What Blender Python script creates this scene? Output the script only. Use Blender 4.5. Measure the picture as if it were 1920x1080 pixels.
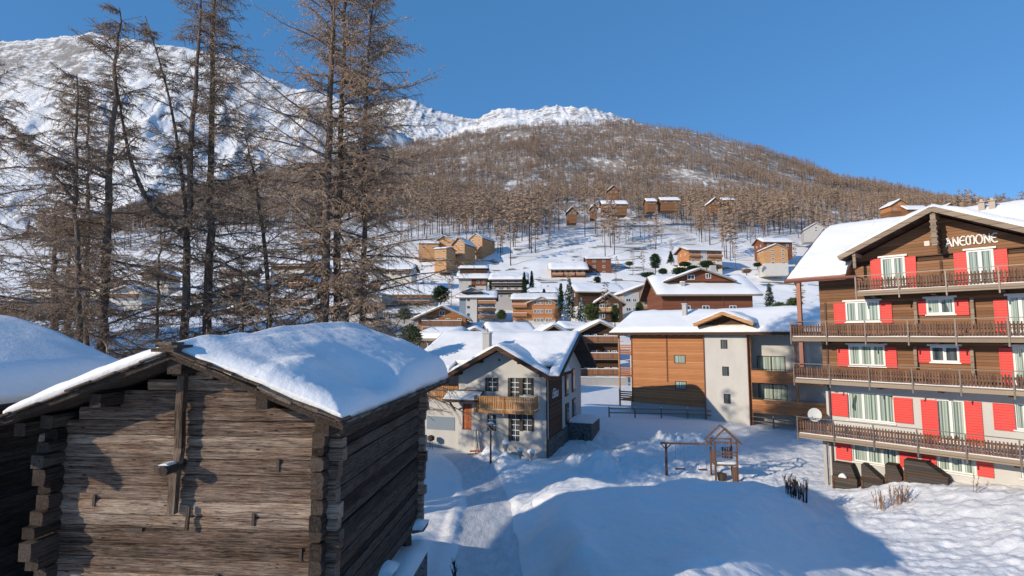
import bpy, math, random
import numpy as np
R=math.radians
for o in list(bpy.data.objects): bpy.data.objects.remove(o)
scene=bpy.context.scene; COL=scene.collection
# ---------------- camera, sky, sun, exposure ----------------
CAMZ=9.0; FPX=1000.0; PITCH=math.atan(.09)
cam=bpy.data.cameras.new('camera'); co=bpy.data.objects.new('camera',cam); COL.objects.link(co)
cam.sensor_width=36; cam.lens=36*FPX/1920; cam.clip_start=.1; cam.clip_end=20000
co.location=(0,0,CAMZ); co.rotation_euler=(math.pi/2+PITCH,0,0); scene.camera=co
SUN_AZ=R(56); SUN_EL=R(19)          # the light travels towards azimuth 56 deg (to the right and away)
world=bpy.data.worlds.new('World'); scene.world=world; world.use_nodes=True
nt=world.node_tree; bg=nt.nodes['Background']; sky=nt.nodes.new('ShaderNodeTexSky'); sky.sky_type='NISHITA'
sky.sun_disc=False; sky.sun_elevation=SUN_EL; sky.sun_rotation=SUN_AZ+math.pi; sky.altitude=1000; sky.air_density=1.0; sky.dust_density=0.; sky.ozone_density=6
mx=nt.nodes.new('ShaderNodeMix'); mx.data_type='RGBA'; mx.inputs[0].default_value=.5; mx.inputs[7].default_value=(.42,1.72,3.8,1)   # evens out the clear deep-blue winter sky
nt.links.new(sky.outputs[0],mx.inputs[6]); nt.links.new(mx.outputs[2],bg.inputs[0]); bg.inputs[1].default_value=.15
sl=bpy.data.lights.new('sun','SUN'); so=bpy.data.objects.new('sun',sl); COL.objects.link(so)
sl.energy=4.4; sl.angle=R(.5); sl.color=(1,.86,.68)
_d=(math.sin(SUN_AZ)*math.cos(SUN_EL),math.cos(SUN_AZ)*math.cos(SUN_EL),-math.sin(SUN_EL))
from mathutils import Vector
so.rotation_euler=Vector(_d).to_track_quat('-Z','Y').to_euler()
vs=scene.view_settings; vs.view_transform='Standard'; vs.look='None'; vs.exposure=0.12; vs.gamma=1
scene.cycles.max_bounces=5; scene.cycles.diffuse_bounces=3; scene.cycles.transparent_max_bounces=6
# ---------------- helpers ----------------
rnd=random.Random(7)
_c,_s=math.cos(PITCH),math.sin(PITCH)
def ray(px,py):
    x=(px-960)/FPX; y=(540-py)/FPX
    return (x,_c-y*_s,_s+y*_c)
def P(px,py,Y):
    d=ray(px,py); t=Y/d[1]; return Vector((d[0]*t,Y,CAMZ+d[2]*t))
def sstep(a,b,x):
    t=np.clip((x-a)/(b-a),0,1); return t*t*(3-2*t)
def tag(o,label=None,cat=None,group=None,kind=None):
    if label: o['label']=label
    if cat: o['category']=cat
    if group: o['group']=group
    if kind: o['kind']=kind
    return o
def empty(name,loc,rz=0,label=None,cat=None,group=None):
    o=bpy.data.objects.new(name,None); COL.objects.link(o); o.location=loc; o.rotation_euler=(0,0,rz); o.empty_display_size=.2
    return tag(o,label,cat,group)
def link(name,me,parent=None,loc=None):
    o=bpy.data.objects.new(name,me); COL.objects.link(o)
    if parent: o.parent=parent
    if loc is not None: o.location=loc
    return o
def np_mesh(name,verts,faces,mats,smooth=False,mi=None):
    me=bpy.data.meshes.new(name); V=np.asarray(verts,np.float32); Fa=np.asarray(faces,np.int32); k=Fa.shape[1]
    me.vertices.add(len(V)); me.vertices.foreach_set('co',V.ravel())
    me.loops.add(Fa.size); me.loops.foreach_set('vertex_index',Fa.ravel())
    me.polygons.add(len(Fa)); me.polygons.foreach_set('loop_start',np.arange(len(Fa),dtype=np.int32)*k)
    if mi is not None: me.polygons.foreach_set('material_index',np.asarray(mi,np.int32))
    if smooth: me.polygons.foreach_set('use_smooth',np.ones(len(Fa),bool))
    for m in mats: me.materials.append(m)
    me.update(calc_edges=True); return me
class MB:
    def __init__(s): s.v=[]; s.f=[]; s.m=[]
    def add(s,v,f,mi=0):
        b=len(s.v); s.v+=[tuple(p) for p in v]
        for q in f: s.f.append(tuple(i+b for i in q)); s.m.append(mi)
        return s
    def box(s,x0,x1,y0,y1,z0,z1,mi=0):
        return s.add([(x0,y0,z0),(x1,y0,z0),(x1,y1,z0),(x0,y1,z0),(x0,y0,z1),(x1,y0,z1),(x1,y1,z1),(x0,y1,z1)],
            [(0,3,2,1),(4,5,6,7),(0,1,5,4),(1,2,6,5),(2,3,7,6),(3,0,4,7)],mi)
    def quad(s,a,b,c,d,mi=0): return s.add([a,b,c,d],[(0,1,2,3)],mi)
    def prism(s,pts,y0,y1,mi=0,axis='y'):      # pts: (x,z) ring counter-clockwise seen from -y
        n=len(pts)
        if axis=='y': v=[(a,y0,b) for a,b in pts]+[(a,y1,b) for a,b in pts]
        else: v=[(y0,a,b) for a,b in pts]+[(y1,a,b) for a,b in pts]
        f=[tuple(range(n)),tuple(range(2*n-1,n-1,-1))]+[(i,i+n,(i+1)%n+n,(i+1)%n) for i in range(n)]
        return s.add(v,f,mi)
    def beam(s,a,b,w,h,mi=0,up=(0,0,1)):
        a=Vector(a); b=Vector(b); d=(b-a).normalized(); x=d.cross(Vector(up))
        if x.length<1e-4: x=Vector((1,0,0))
        x.normalize(); z=x.cross(d); x*=w/2; z*=h/2
        v=[a-x-z,a+x-z,a+x+z,a-x+z,b-x-z,b+x-z,b+x+z,b-x+z]
        return s.add(v,[(0,3,2,1),(4,5,6,7),(0,1,5,4),(1,2,6,5),(2,3,7,6),(3,0,4,7)],mi)
    def tube(s,pts,rad,n=8,mi=0,cap=True):
        pts=[Vector(p) for p in pts]
        if not hasattr(rad,'__len__'): rad=[rad]*len(pts)
        v=[]; f=[]; px=None
        for i,p in enumerate(pts):
            d=(pts[min(i+1,len(pts)-1)]-pts[max(i-1,0)]).normalized()
            x=(px-d*px.dot(d)) if px is not None else d.cross(Vector((0,0,1)) if abs(d.z)<.9 else Vector((1,0,0)))
            x.normalize(); px=x; y=d.cross(x)
            v+=[p+(x*math.cos(2*math.pi*k/n)+y*math.sin(2*math.pi*k/n))*rad[i] for k in range(n)]
        for i in range(len(pts)-1):
            for k in range(n): f.append((i*n+k,i*n+(k+1)%n,(i+1)*n+(k+1)%n,(i+1)*n+k))
        if cap: f.append(tuple(range(n-1,-1,-1))); f.append(tuple(len(v)-n+k for k in range(n)))
        return s.add(v,f,mi)
    def build(s,name,mats,parent=None,loc=None,smooth=False):
        if not isinstance(mats,(list,tuple)): mats=[mats]
        me=bpy.data.meshes.new(name); me.from_pydata(s.v,[],s.f)
        for m in mats: me.materials.append(m)
        if len(mats)>1: me.polygons.foreach_set('material_index',s.m)
        if smooth: me.polygons.foreach_set('use_smooth',[True]*len(s.f))
        me.update(); return link(name,me,parent,loc)
def segs_mesh(name,segs,mats,n=3,mi=None):     # many thin tapering sticks in one mesh: rows x0 y0 z0 x1 y1 z1 r0 r1
    S=np.asarray(segs,np.float64); A=S[:,0:3]; B=S[:,3:6]; d=B-A; L=np.linalg.norm(d,axis=1,keepdims=True)+1e-9; d=d/L
    up=np.where(np.abs(d[:,2:3])>.9,np.array([[1.,0,0]]),np.array([[0,0,1.]])); x=np.cross(d,up); x/=np.linalg.norm(x,axis=1,keepdims=True)+1e-9; y=np.cross(d,x)
    V=np.zeros((len(S),2*n,3))
    for k in range(n):
        a=2*math.pi*k/n; o=x*math.cos(a)+y*math.sin(a)
        V[:,k]=A+o*S[:,6:7]; V[:,n+k]=B+o*S[:,7:8]
    base=(np.arange(len(S))*2*n)[:,None,None]
    fl=np.array([[k,(k+1)%n,n+(k+1)%n,n+k] for k in range(n)])[None]
    Fa=(base+fl).reshape(-1,4)
    m=None if mi is None else np.repeat(np.asarray(mi),n)
    return np_mesh(name,V.reshape(-1,3),Fa,mats,False,m)
# value noise on the CPU, for terrain and snow
def _hash(ix,iy,seed):
    h=(ix.astype(np.int64)*374761393+iy.astype(np.int64)*668265263+seed*1442695041)&0x7fffffff
    h=((h^(h>>13))*1274126177)&0x7fffffff; h=h^(h>>16)
    return (h&0xffff)/65535.0
def vnoise(x,y,seed=0):
    x=np.asarray(x,float); y=np.asarray(y,float); ix=np.floor(x); iy=np.floor(y); fx=x-ix; fy=y-iy
    fx=fx*fx*fx*(fx*(fx*6-15)+10); fy=fy*fy*fy*(fy*(fy*6-15)+10)
    a=_hash(ix,iy,seed); b=_hash(ix+1,iy,seed); c=_hash(ix,iy+1,seed); d=_hash(ix+1,iy+1,seed)
    return (a*(1-fx)+b*fx)*(1-fy)+(c*(1-fx)+d*fx)*fy
def fbm(x,y,oct=4,seed=0,gain=.5):
    s=0; a=1; t=0
    for i in range(oct): s=s+a*(vnoise(x*2**i+17*i,y*2**i-9*i,seed+i)-.5); t+=a; a*=gain
    return s/t*2
def ridged(x,y,oct=5,seed=0,gain=.5):
    s=0; a=1; t=0
    for i in range(oct): s=s+a*(1-np.abs(2*vnoise(x*2**i+31*i,y*2**i+5*i,seed+i)-1)); t+=a; a*=gain
    return s/t
# ---------------- materials ----------------
class G:
    def __init__(s,name,rough=.8,spec=.3):
        s.m=bpy.data.materials.new(name); s.m.use_nodes=True; s.t=s.m.node_tree; s.b=s.t.nodes['Principled BSDF']
        s.b.inputs['Roughness'].default_value=rough; s.b.inputs['Specular IOR Level'].default_value=spec
        s.co=s.t.nodes.new('ShaderNodeTexCoord')
    def n(s,ty,_set=None,**kw):
        nd=s.t.nodes.new('ShaderNode'+ty)
        for k,v in (_set or {}).items(): setattr(nd,k,v)
        for k,v in kw.items():
            key=int(k[1:]) if k[0]=='i' and k[1:].isdigit() else k.replace('_',' ')
            if isinstance(v,bpy.types.NodeSocket): s.t.links.new(v,nd.inputs[key])
            else: nd.inputs[key].default_value=v
        return nd
    def math(s,op,a,b=0.,c=None):
        nd=s.n('Math',{'operation':op},i0=a,i1=b)
        if c is not None: s.set(nd.inputs[2],c)
        return nd.outputs[0]
    def set(s,inp,v):
        if isinstance(v,bpy.types.NodeSocket): s.t.links.new(v,inp)
        else: inp.default_value=v
    def map(s,scale=(1,1,1),rot=(0,0,0),src='Object',vec=None):
        return s.n('Mapping',Vector=vec or s.co.outputs[src],Scale=scale,Rotation=rot).outputs[0]
    def noise(s,vec,scale=5.,detail=4.,rough=.55,dist=0.):
        return s.n('TexNoise',Vector=vec,Scale=scale,Detail=detail,Roughness=rough,Distortion=dist).outputs[0]
    def ramp(s,fac,stops):
        nd=s.n('ValToRGB',Fac=fac); r=nd.color_ramp
        while len(r.elements)<len(stops): r.elements.new(.5)
        for e,(p,c) in zip(r.elements,stops): e.position=p; e.color=c if len(c)==4 else (*c,1)
        return nd.outputs[0]
    def mix(s,f,a,b,bt='MIX'):
        nd=s.n('Mix',{'data_type':'RGBA','blend_type':bt}); s.set(nd.inputs[0],f); s.set(nd.inputs[6],a if isinstance(a,bpy.types.NodeSocket) else (*a,1)); s.set(nd.inputs[7],b if isinstance(b,bpy.types.NodeSocket) else (*b,1))
        return nd.outputs[2]
    def color(s,v): s.set(s.b.inputs['Base Color'],v if isinstance(v,bpy.types.NodeSocket) else (*v,1)); return s
    def bump(s,h,dist=.02,strength=1.):
        nd=s.n('Bump',Height=h,Distance=dist,Strength=strength); s.t.links.new(nd.outputs[0],s.b.inputs['Normal']); return s
def sep(g,vec): return g.n('SeparateXYZ',Vector=vec).outputs
def snow_mat(name,scale=1.,dist=.05,col=(.84,.85,.865),rough=.6):
    g=G(name,rough,.25); v=g.map(); a=g.noise(v,1.1*scale,5,.6); b=g.noise(v,14*scale,4,.7)
    h=g.math('ADD',g.math('MULTIPLY',a,1.),g.math('MULTIPLY',b,.22)); g.bump(h,dist)
    c=g.mix(g.math('MULTIPLY',g.noise(v,30*scale,3,.7),.35),col,tuple(x*.93 for x in col))
    sp=g.n('TexVoronoi',Vector=v,Scale=7.).outputs['Distance']; sp=g.math('MULTIPLY',g.math('LESS_THAN',sp,.075),g.math('GREATER_THAN',g.noise(v,.8,3,.6),.5)); c=g.mix(g.math('MULTIPLY',sp,.6),c,(.2,.14,.09)); g.color(c); return g.m   # fallen larch needles
def wood_mat(name,c1,c2,bh=.14,gap=.08,grain=1.,axis=2,rough=.75,vert=False,dark=.35):
    g=G(name,rough,.2); o=sep(g,g.co.outputs['Object'])
    q=g.math('DIVIDE',o[axis] if not vert else g.math('ADD',o[0],o[1]),bh); idx=g.math('FLOOR',q); fr=g.math('SUBTRACT',q,idx)
    wn=g.n('TexWhiteNoise',{'noise_dimensions':'1D'},W=idx).outputs[0]
    sc=(.8*grain,.8*grain,22*grain) if not vert else (22*grain,22*grain,.8*grain)
    mp=g.n('Mapping',Vector=g.co.outputs['Object'],Scale=sc); g.t.links.new(g.n('CombineXYZ',X=g.math('MULTIPLY',wn,9.),Y=g.math('MULTIPLY',wn,5.),Z=g.math('MULTIPLY',wn,3.)).outputs[0],mp.inputs['Location'])
    gr=g.noise(mp.outputs[0],2.2,5,.65,.4)
    f=g.math('ADD',g.math('MULTIPLY',wn,.45),g.math('MULTIPLY',gr,.65)); c=g.ramp(f,[(.25,c1),(.8,c2)])
    edge=g.math('LESS_THAN',fr,gap); c=g.mix(g.math('MULTIPLY',edge,1-dark),c,(c1[0]*.3,c1[1]*.3,c1[2]*.3)); 
    big=g.noise(g.map((.35,.35,.6)),1.3,3,.6); c=g.mix(g.math('MULTIPLY',g.math('SUBTRACT',big,.3),.55),c,tuple(x*.55 for x in c1)); g.color(c)
    g.bump(g.math('SUBTRACT',g.math('MULTIPLY',gr,.3),g.math('MULTIPLY',edge,1.)),.015); return g.m
def plaster_mat(name,col,dirt=.12,sc=1.):
    g=G(name,.9,.15); v=g.map(); a=g.noise(g.map((1,1,.35)),1.2*sc,5,.65); b=g.noise(v,25*sc,4,.6)
    c=g.mix(g.math('MULTIPLY',g.math('POWER',a,1.6),dirt*3),col,tuple(x*.62 for x in col)); g.color(g.mix(g.math('MULTIPLY',b,.2),c,tuple(x*.85 for x in col))); g.bump(b,.012); return g.m
def flat_mat(name,col,rough=.6,var=.15,sc=6.,spec=.3,metal=0.):
    g=G(name,rough,spec); a=g.noise(g.map(),sc,4,.6); g.color(g.mix(g.math('MULTIPLY',a,var*2),col,tuple(x*.6 for x in col))); g.bump(a,.004); g.b.inputs['Metallic'].default_value=metal; return g.m
def glass_mat(name,base,stripe,freq=9.,mixf=.7,rough=.08):   # window glass over hanging curtains
    g=G(name,rough,.6); o=sep(g,g.co.outputs['Object']); w=g.math('ADD',o[0],o[1])
    s1=g.n('TexNoise',{'noise_dimensions':'1D'},W=g.math('MULTIPLY',w,freq),Scale=1.,Detail=2.).outputs[0]
    big=g.noise(g.map((1.3,1.3,.5)),1.1,2,.5)
    c=g.ramp(s1,[(.36,base),(.62,stripe)]); dk=g.math('GREATER_THAN',big,mixf); c=g.mix(g.math('MULTIPLY',dk,.8),c,(.015,.02,.025)); g.color(c); return g.m
M={}
M['snow']=snow_mat('snow',1.,.05); M['snow_roof']=snow_mat('snow_roof',.8,.06); M['snow_far']=snow_mat('snow_far',.15,.25)
M['brown']=wood_mat('brown_boards',(.14,.07,.036),(.30,.155,.08),.16)
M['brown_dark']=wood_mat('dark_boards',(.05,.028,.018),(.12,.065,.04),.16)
M['brown_red']=wood_mat('red_brown_boards',(.15,.05,.028),(.25,.10,.055),.16)
M['orange']=wood_mat('orange_boards',(.34,.14,.058),(.54,.25,.11),.15)
M['orange_light']=wood_mat('light_orange_boards',(.42,.22,.10),(.58,.34,.17),.2)
M['larchwood']=wood_mat('golden_boards',(.42,.19,.07),(.6,.33,.13),.12,vert=True,gap=.15)
M['rail']=wood_mat('balcony_boards',(.10,.055,.038),(.22,.13,.09),.11,vert=True,gap=.2)
M['rail_far']=wood_mat('far_balcony_boards',(.2,.09,.05),(.32,.16,.09),.3,vert=True)
M['soffit']=wood_mat('soffit_boards',(.04,.024,.018),(.085,.055,.04),.2)
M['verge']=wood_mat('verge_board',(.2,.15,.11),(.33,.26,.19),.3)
M['old']=None
M['white']=plaster_mat('white_plaster',(.55,.54,.51),.25); M['cream']=plaster_mat('cream_plaster',(.68,.63,.55)); M['grey']=plaster_mat('grey_plaster',(.42,.41,.40),.2)
M['concrete']=plaster_mat('concrete',(.40,.39,.37),.25); M['bluegrey']=plaster_mat('slate_paint',(.22,.27,.32))
M['frame']=flat_mat('window_frame_white',(.72,.72,.70),.5,.08); M['frame_dark']=flat_mat('window_frame_dark',(.06,.045,.035),.5)
M['metal']=flat_mat('grey_metal',(.13,.11,.10),.45,.1,8.,.5,.5); M['copper']=flat_mat('copper_pipe',(.22,.09,.06),.45,.2,8.,.5,.3)
M['glass']=glass_mat('dark_window_glass',(.03,.04,.05),(.10,.12,.13),5.); M['curtain']=glass_mat('curtained_glass',(.10,.14,.125),(.42,.5,.44),11.,.66)
M['glass_plain']=flat_mat('far_window_glass',(.035,.045,.06),.12,.1,2.,.6)
g=G('red_paint',.5,.3); o=sep(g,g.co.outputs['Object']); fr=g.math('FRACT',g.math('DIVIDE',o[2],.13)); a=g.noise(g.map((1,1,.5)),2.,5,.65)
g.color(g.mix(g.math('MULTIPLY',g.math('LESS_THAN',fr,.22),.45),g.mix(g.math('MULTIPLY',a,.6),(.78,.09,.075),(.50,.05,.045)),(.28,.02,.02))); g.bump(g.math('MULTIPLY',fr,1.),.012); M['red']=g.m
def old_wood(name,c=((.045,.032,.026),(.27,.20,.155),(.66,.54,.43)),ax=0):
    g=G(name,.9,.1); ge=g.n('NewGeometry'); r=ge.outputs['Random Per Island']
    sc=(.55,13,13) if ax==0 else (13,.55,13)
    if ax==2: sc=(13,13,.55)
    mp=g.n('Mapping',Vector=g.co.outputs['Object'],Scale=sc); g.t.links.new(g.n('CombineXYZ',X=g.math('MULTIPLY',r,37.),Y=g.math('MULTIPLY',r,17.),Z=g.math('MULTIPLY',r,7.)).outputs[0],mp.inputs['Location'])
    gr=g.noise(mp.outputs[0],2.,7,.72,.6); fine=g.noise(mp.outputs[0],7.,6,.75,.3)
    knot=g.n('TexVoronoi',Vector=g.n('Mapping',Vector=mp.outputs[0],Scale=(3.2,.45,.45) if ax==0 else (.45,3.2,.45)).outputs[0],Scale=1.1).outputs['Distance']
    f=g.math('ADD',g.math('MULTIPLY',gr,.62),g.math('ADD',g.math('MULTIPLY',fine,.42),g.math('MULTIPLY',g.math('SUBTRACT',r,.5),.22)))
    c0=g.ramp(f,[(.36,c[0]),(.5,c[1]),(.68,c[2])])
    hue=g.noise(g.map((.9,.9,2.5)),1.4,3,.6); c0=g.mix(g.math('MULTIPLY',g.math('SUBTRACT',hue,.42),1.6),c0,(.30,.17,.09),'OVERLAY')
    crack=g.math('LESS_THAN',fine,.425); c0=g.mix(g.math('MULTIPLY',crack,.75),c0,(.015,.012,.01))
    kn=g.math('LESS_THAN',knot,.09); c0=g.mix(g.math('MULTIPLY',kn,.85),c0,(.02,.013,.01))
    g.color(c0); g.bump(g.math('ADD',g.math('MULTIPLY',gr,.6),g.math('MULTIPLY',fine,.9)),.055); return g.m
M['old']=old_wood('weathered_logs'); M['old_y']=old_wood('weathered_logs_shade_toned',((.025,.02,.018),(.075,.06,.052),(.17,.14,.12)),ax=1); M['old_z']=old_wood('weathered_post',((.02,.016,.014),(.09,.07,.055),(.3,.24,.19)),ax=2)  # side logs: timber palette darkened, shade of the unlit walls put into the colour
g=G('rough_stone',.9,.1); v=g.map(); d1=g.n('TexVoronoi',{'feature':'DISTANCE_TO_EDGE'},Vector=v,Scale=3.2).outputs[0]; cc=g.n('TexVoronoi',Vector=v,Scale=3.2).outputs['Color']; gg=g.noise(v,9.,5,.6)
g.color(g.mix(g.math('LESS_THAN',d1,.05),g.mix(gg,g.mix(.35,(.10,.095,.09),cc,'MULTIPLY'),(.22,.21,.2)),(.05,.05,.05))); g.bump(g.math('ADD',g.math('MINIMUM',d1,.15),g.math('MULTIPLY',gg,.1)),.08); M['stone']=g.m
g=G('larch_bark',.95,.05); v=g.map((3,3,.8)); a=g.noise(v,4.,6,.7); g.color(g.ramp(a,[(.3,(.06,.045,.038)),(.55,(.17,.13,.105)),(.75,(.32,.26,.21))])); g.bump(a,.05); M['bark']=g.m
def twig(name,c1,c2):
    g=G(name,.9,.05); a=g.noise(g.map(),.9,3,.6); r=g.n('NewGeometry').outputs['Random Per Island']
    g.color(g.mix(g.math('ADD',g.math('MULTIPLY',a,.6),g.math('MULTIPLY',r,.4)),c1,c2)); return g.m
M['twig']=twig('larch_twigs',(.34,.24,.165),(.80,.58,.40)); M['twig_dark']=twig('dark_larch_twigs',(.19,.14,.105),(.50,.38,.28))
M['branch']=twig('larch_branches',(.10,.075,.06),(.30,.23,.18))
M['needle']=twig('fir_needles',(.012,.025,.014),(.05,.085,.04)); M['needle_b']=twig('bluish_fir_needles',(.02,.035,.03),(.07,.10,.08)); M['pine']=twig('pine_needles',(.035,.06,.02),(.12,.15,.06))
g=G('forest_larch_crown',.9,.05); a=g.noise(g.map((.018,.018,.018),src='Generated',vec=g.n('NewGeometry').outputs['Position']),1.4,4,.6); r=g.n('NewGeometry').outputs['Random Per Island']
g.color(g.mix(g.math('ADD',g.math('MULTIPLY',g.math('SUBTRACT',a,.22),.95),g.math('MULTIPLY',r,.4)),(.13,.098,.08),(.40,.29,.21))); M['forest']=g.m; M['forest_trunk']=flat_mat('forest_trunk',(.07,.05,.042),.9)
M['dry']=twig('dry_stalks',(.15,.08,.05),(.34,.22,.14)); M['drydark']=twig('dark_stalks',(.02,.017,.018),(.07,.055,.05))
# window with frame, panes
def window(par,x0,x1,z0,z1,n=2,y=0.,frame='frame',glass='curtain',recess=0.,t=.07,transom=0,sill=True,bars=None,name='window'):
    """opening x0..x1, z0..z1 in a wall whose face is y; the pane sits recess behind it, or just proud of it when recess is 0"""
    m=MB(); w=x1-x0
    if recess>0: ya,yb,yp=y+recess-.05,y+recess+.03,y+recess
    else: ya,yb,yp=y-.06,y-.004,y-.012
    m.box(x0,x0+t,ya,yb,z0,z1); m.box(x1-t,x1,ya,yb,z0,z1); m.box(x0+t,x1-t,ya,yb,z1-t,z1); m.box(x0+t,x1-t,ya,yb,z0,z0+t)
    for i in range(1,n):
        xx=x0+w*i/n; m.box(xx-t*.75,xx+t*.75,ya+.003,yb,z0+t,z1-t)
    if bars:
        nx,nz=bars
        for i in range(1,nx): xx=x0+w*i/nx; m.box(xx-.018,xx+.018,ya+.01,yp-.004,z0+t,z1-t)
        for i in range(1,nz): zz=z0+(z1-z0)*i/nz; m.box(x0+t,x1-t,ya+.012,yp-.004,zz-.018,zz+.018)
    f=m.build(name,M[frame],par)
    MB().box(x0+t*.6,x1-t*.6,yp,yp+.008,z0+t*.6,z1-t*.6).build('pane',M[glass],f)
    if sill: MB().box(x0-.06,x1+.06,y-.1,(y+recess-.05) if recess>0 else y-.064,z0-.07,z0-.004).build('sill',M['frame'] if frame=='frame' else M['concrete'],f)
    return f
def wall_open(par,x0,x1,z0,z1,ops,mat,y=0.,t=.22,name='wall'):
    """a wall face with real openings and their reveals"""
    xs=sorted({x0,x1,*[o[0] for o in ops],*[o[1] for o in ops]}); zs=sorted({z0,z1,*[o[2] for o in ops],*[o[3] for o in ops]})
    xs=[a for a in xs if x0<=a<=x1]; zs=[a for a in zs if z0<=a<=z1]; m=MB()
    for i in range(len(xs)-1):
        for j in range(len(zs)-1):
            cx=(xs[i]+xs[i+1])/2; cz=(zs[j]+zs[j+1])/2
            if any(o[0]<cx<o[1] and o[2]<cz<o[3] for o in ops): continue
            m.quad((xs[i],y,zs[j]),(xs[i+1],y,zs[j]),(xs[i+1],y,zs[j+1]),(xs[i],y,zs[j+1]))
    for a,b,c,d in ops:
        m.quad((a,y,c),(a,y,d),(a,y+t,d),(a,y+t,c)); m.quad((b,y,d),(b,y,c),(b,y+t,c),(b,y+t,d)); m.quad((a,y,d),(b,y,d),(b,y+t,d),(a,y+t,d)); m.quad((b,y,c),(a,y,c),(a,y+t,c),(b,y+t,c))
    m.quad((x0,y+t+.01,z0),(x1,y+t+.01,z0),(x1,y+t+.01,z1),(x0,y+t+.01,z1))
    return m.build(name,mat,par)
def gable_z(c,zr,sl): return lambda a: zr-sl*abs(a-c)
def hf_solid(x0,x1,y0,y1,nx,ny,top,bot,name,mat,par,smooth=True,loc=None):
    X,Y=np.meshgrid(np.linspace(x0,x1,nx+1),np.linspace(y0,y1,ny+1)); T=top(X,Y); B=bot(X,Y); n=nx+1
    T3=np.stack([X,Y,T],-1).reshape(-1,3); V=np.concatenate([T3,np.stack([X,Y,B],-1).reshape(-1,3),T3]); k=n*(ny+1); h=2*k
    i,j=np.meshgrid(np.arange(nx),np.arange(ny)); a=(j*n+i).ravel(); q=np.stack([a,a+1,a+n+1,a+n],1)
    f=[q,q[:,::-1]+k]
    e=np.arange(nx); f.append(np.stack([e+k,e+1+k,e+1+h,e+h],1)); e2=e+ny*n; f.append(np.stack([e2+h,e2+1+h,e2+1+k,e2+k],1))
    e=np.arange(ny)*n; f.append(np.stack([e+h,e+n+h,e+n+k,e+k],1)); e=e+nx; f.append(np.stack([e+k,e+n+k,e+n+h,e+h],1))
    return link(name,np_mesh(name,V,np.concatenate(f),[mat],smooth),par,loc)
def roof(par,x0,x1,y0,y1,ridge,zr,sl,axis,slab='soffit',thk=.2,snow=.38,seed=0,res=.5,edge='verge',snowmat='snow_roof',inset=.03,rag=.03,name='roof',flush=''):
    """gable roof over a rectangle: slab, verge boards, rounded snow layer. axis = direction of the ridge"""
    L=(lambda X,Y: zr-sl*np.abs(X-ridge)) if axis=='y' else (lambda X,Y: zr-sl*np.abs(Y-ridge))
    m=MB()
    if axis=='y': m.prism([(x0,zr-sl*(ridge-x0)-thk),(ridge,zr-thk),(x1,zr-sl*(x1-ridge)-thk),(x1,zr-sl*(x1-ridge)),(ridge,zr),(x0,zr-sl*(ridge-x0))],y0,y1)
    else: m.prism([(y0,zr-sl*(ridge-y0)-thk),(ridge,zr-thk),(y1,zr-sl*(y1-ridge)-thk),(y1,zr-sl*(y1-ridge)),(ridge,zr),(y0,zr-sl*(ridge-y0))],x0,x1,axis='x')
    r=m.build(name,M[slab],par)
    if edge:
        v=MB()
        def P2(a,b,s): return (a,b,zr-sl*abs((a if axis=='y' else b)-ridge)-thk*.5+s)
        if axis=='y':
            v.beam(P2(x0-.02,y0-.03,0),P2(ridge,y0-.03,0),.05,thk+.06); v.beam(P2(ridge,y0-.033,0),P2(x1+.02,y0-.033,0),.05,thk+.06)
        else:
            for xx in (x0-.03,x1+.03):
                v.beam(P2(xx,y0,0),P2(xx,ridge,0),.05,thk+.06); v.beam(P2(xx,ridge,0),P2(xx,y1,0),.05,thk+.06)
            v.beam(P2(x0,y0-.03,0),P2(x1,y0-.03,0),.05,thk+.05)
        v.build('verge_board',M[edge],r)
    if snow>0:
        nx=max(6,int((x1-x0)/res)); ny=max(6,int((y1-y0)/res)); nx+=nx%2; ny+=ny%2
        ii=inset
        def top(X,Y):
            B9=99.; d=np.minimum(np.minimum(B9 if 'l' in flush else X-x0-ii,B9 if 'r' in flush else x1-ii-X),np.minimum(B9 if 'f' in flush else Y-y0-ii,y1-ii-Y))
            k=np.clip(d/(snow*.9),0,1); k=np.sqrt(np.clip(1-(1-k)**2,0,1))
            return L(X,Y)+.02+snow*(.18+.82*k)*(1+.35*fbm(X*.5+seed,Y*.5-seed,3,seed))+rag*fbm(X*2,Y*2,3,seed+3)+.018*fbm(X*5,Y*5,2,seed+5)-.10*np.exp(-(np.abs((X if axis=='y' else Y)-ridge)/.5)**2)
        bot=lambda X,Y: L(X,Y)+.004
        jx=np.linspace(0,1,3)
        hf_solid(x0+(0 if 'l' in flush else ii),x1-(0 if 'r' in flush else ii),y0+ii,y1-ii,nx,ny,top,bot,'roof_snow',M[snowmat],r)
    return r
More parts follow.
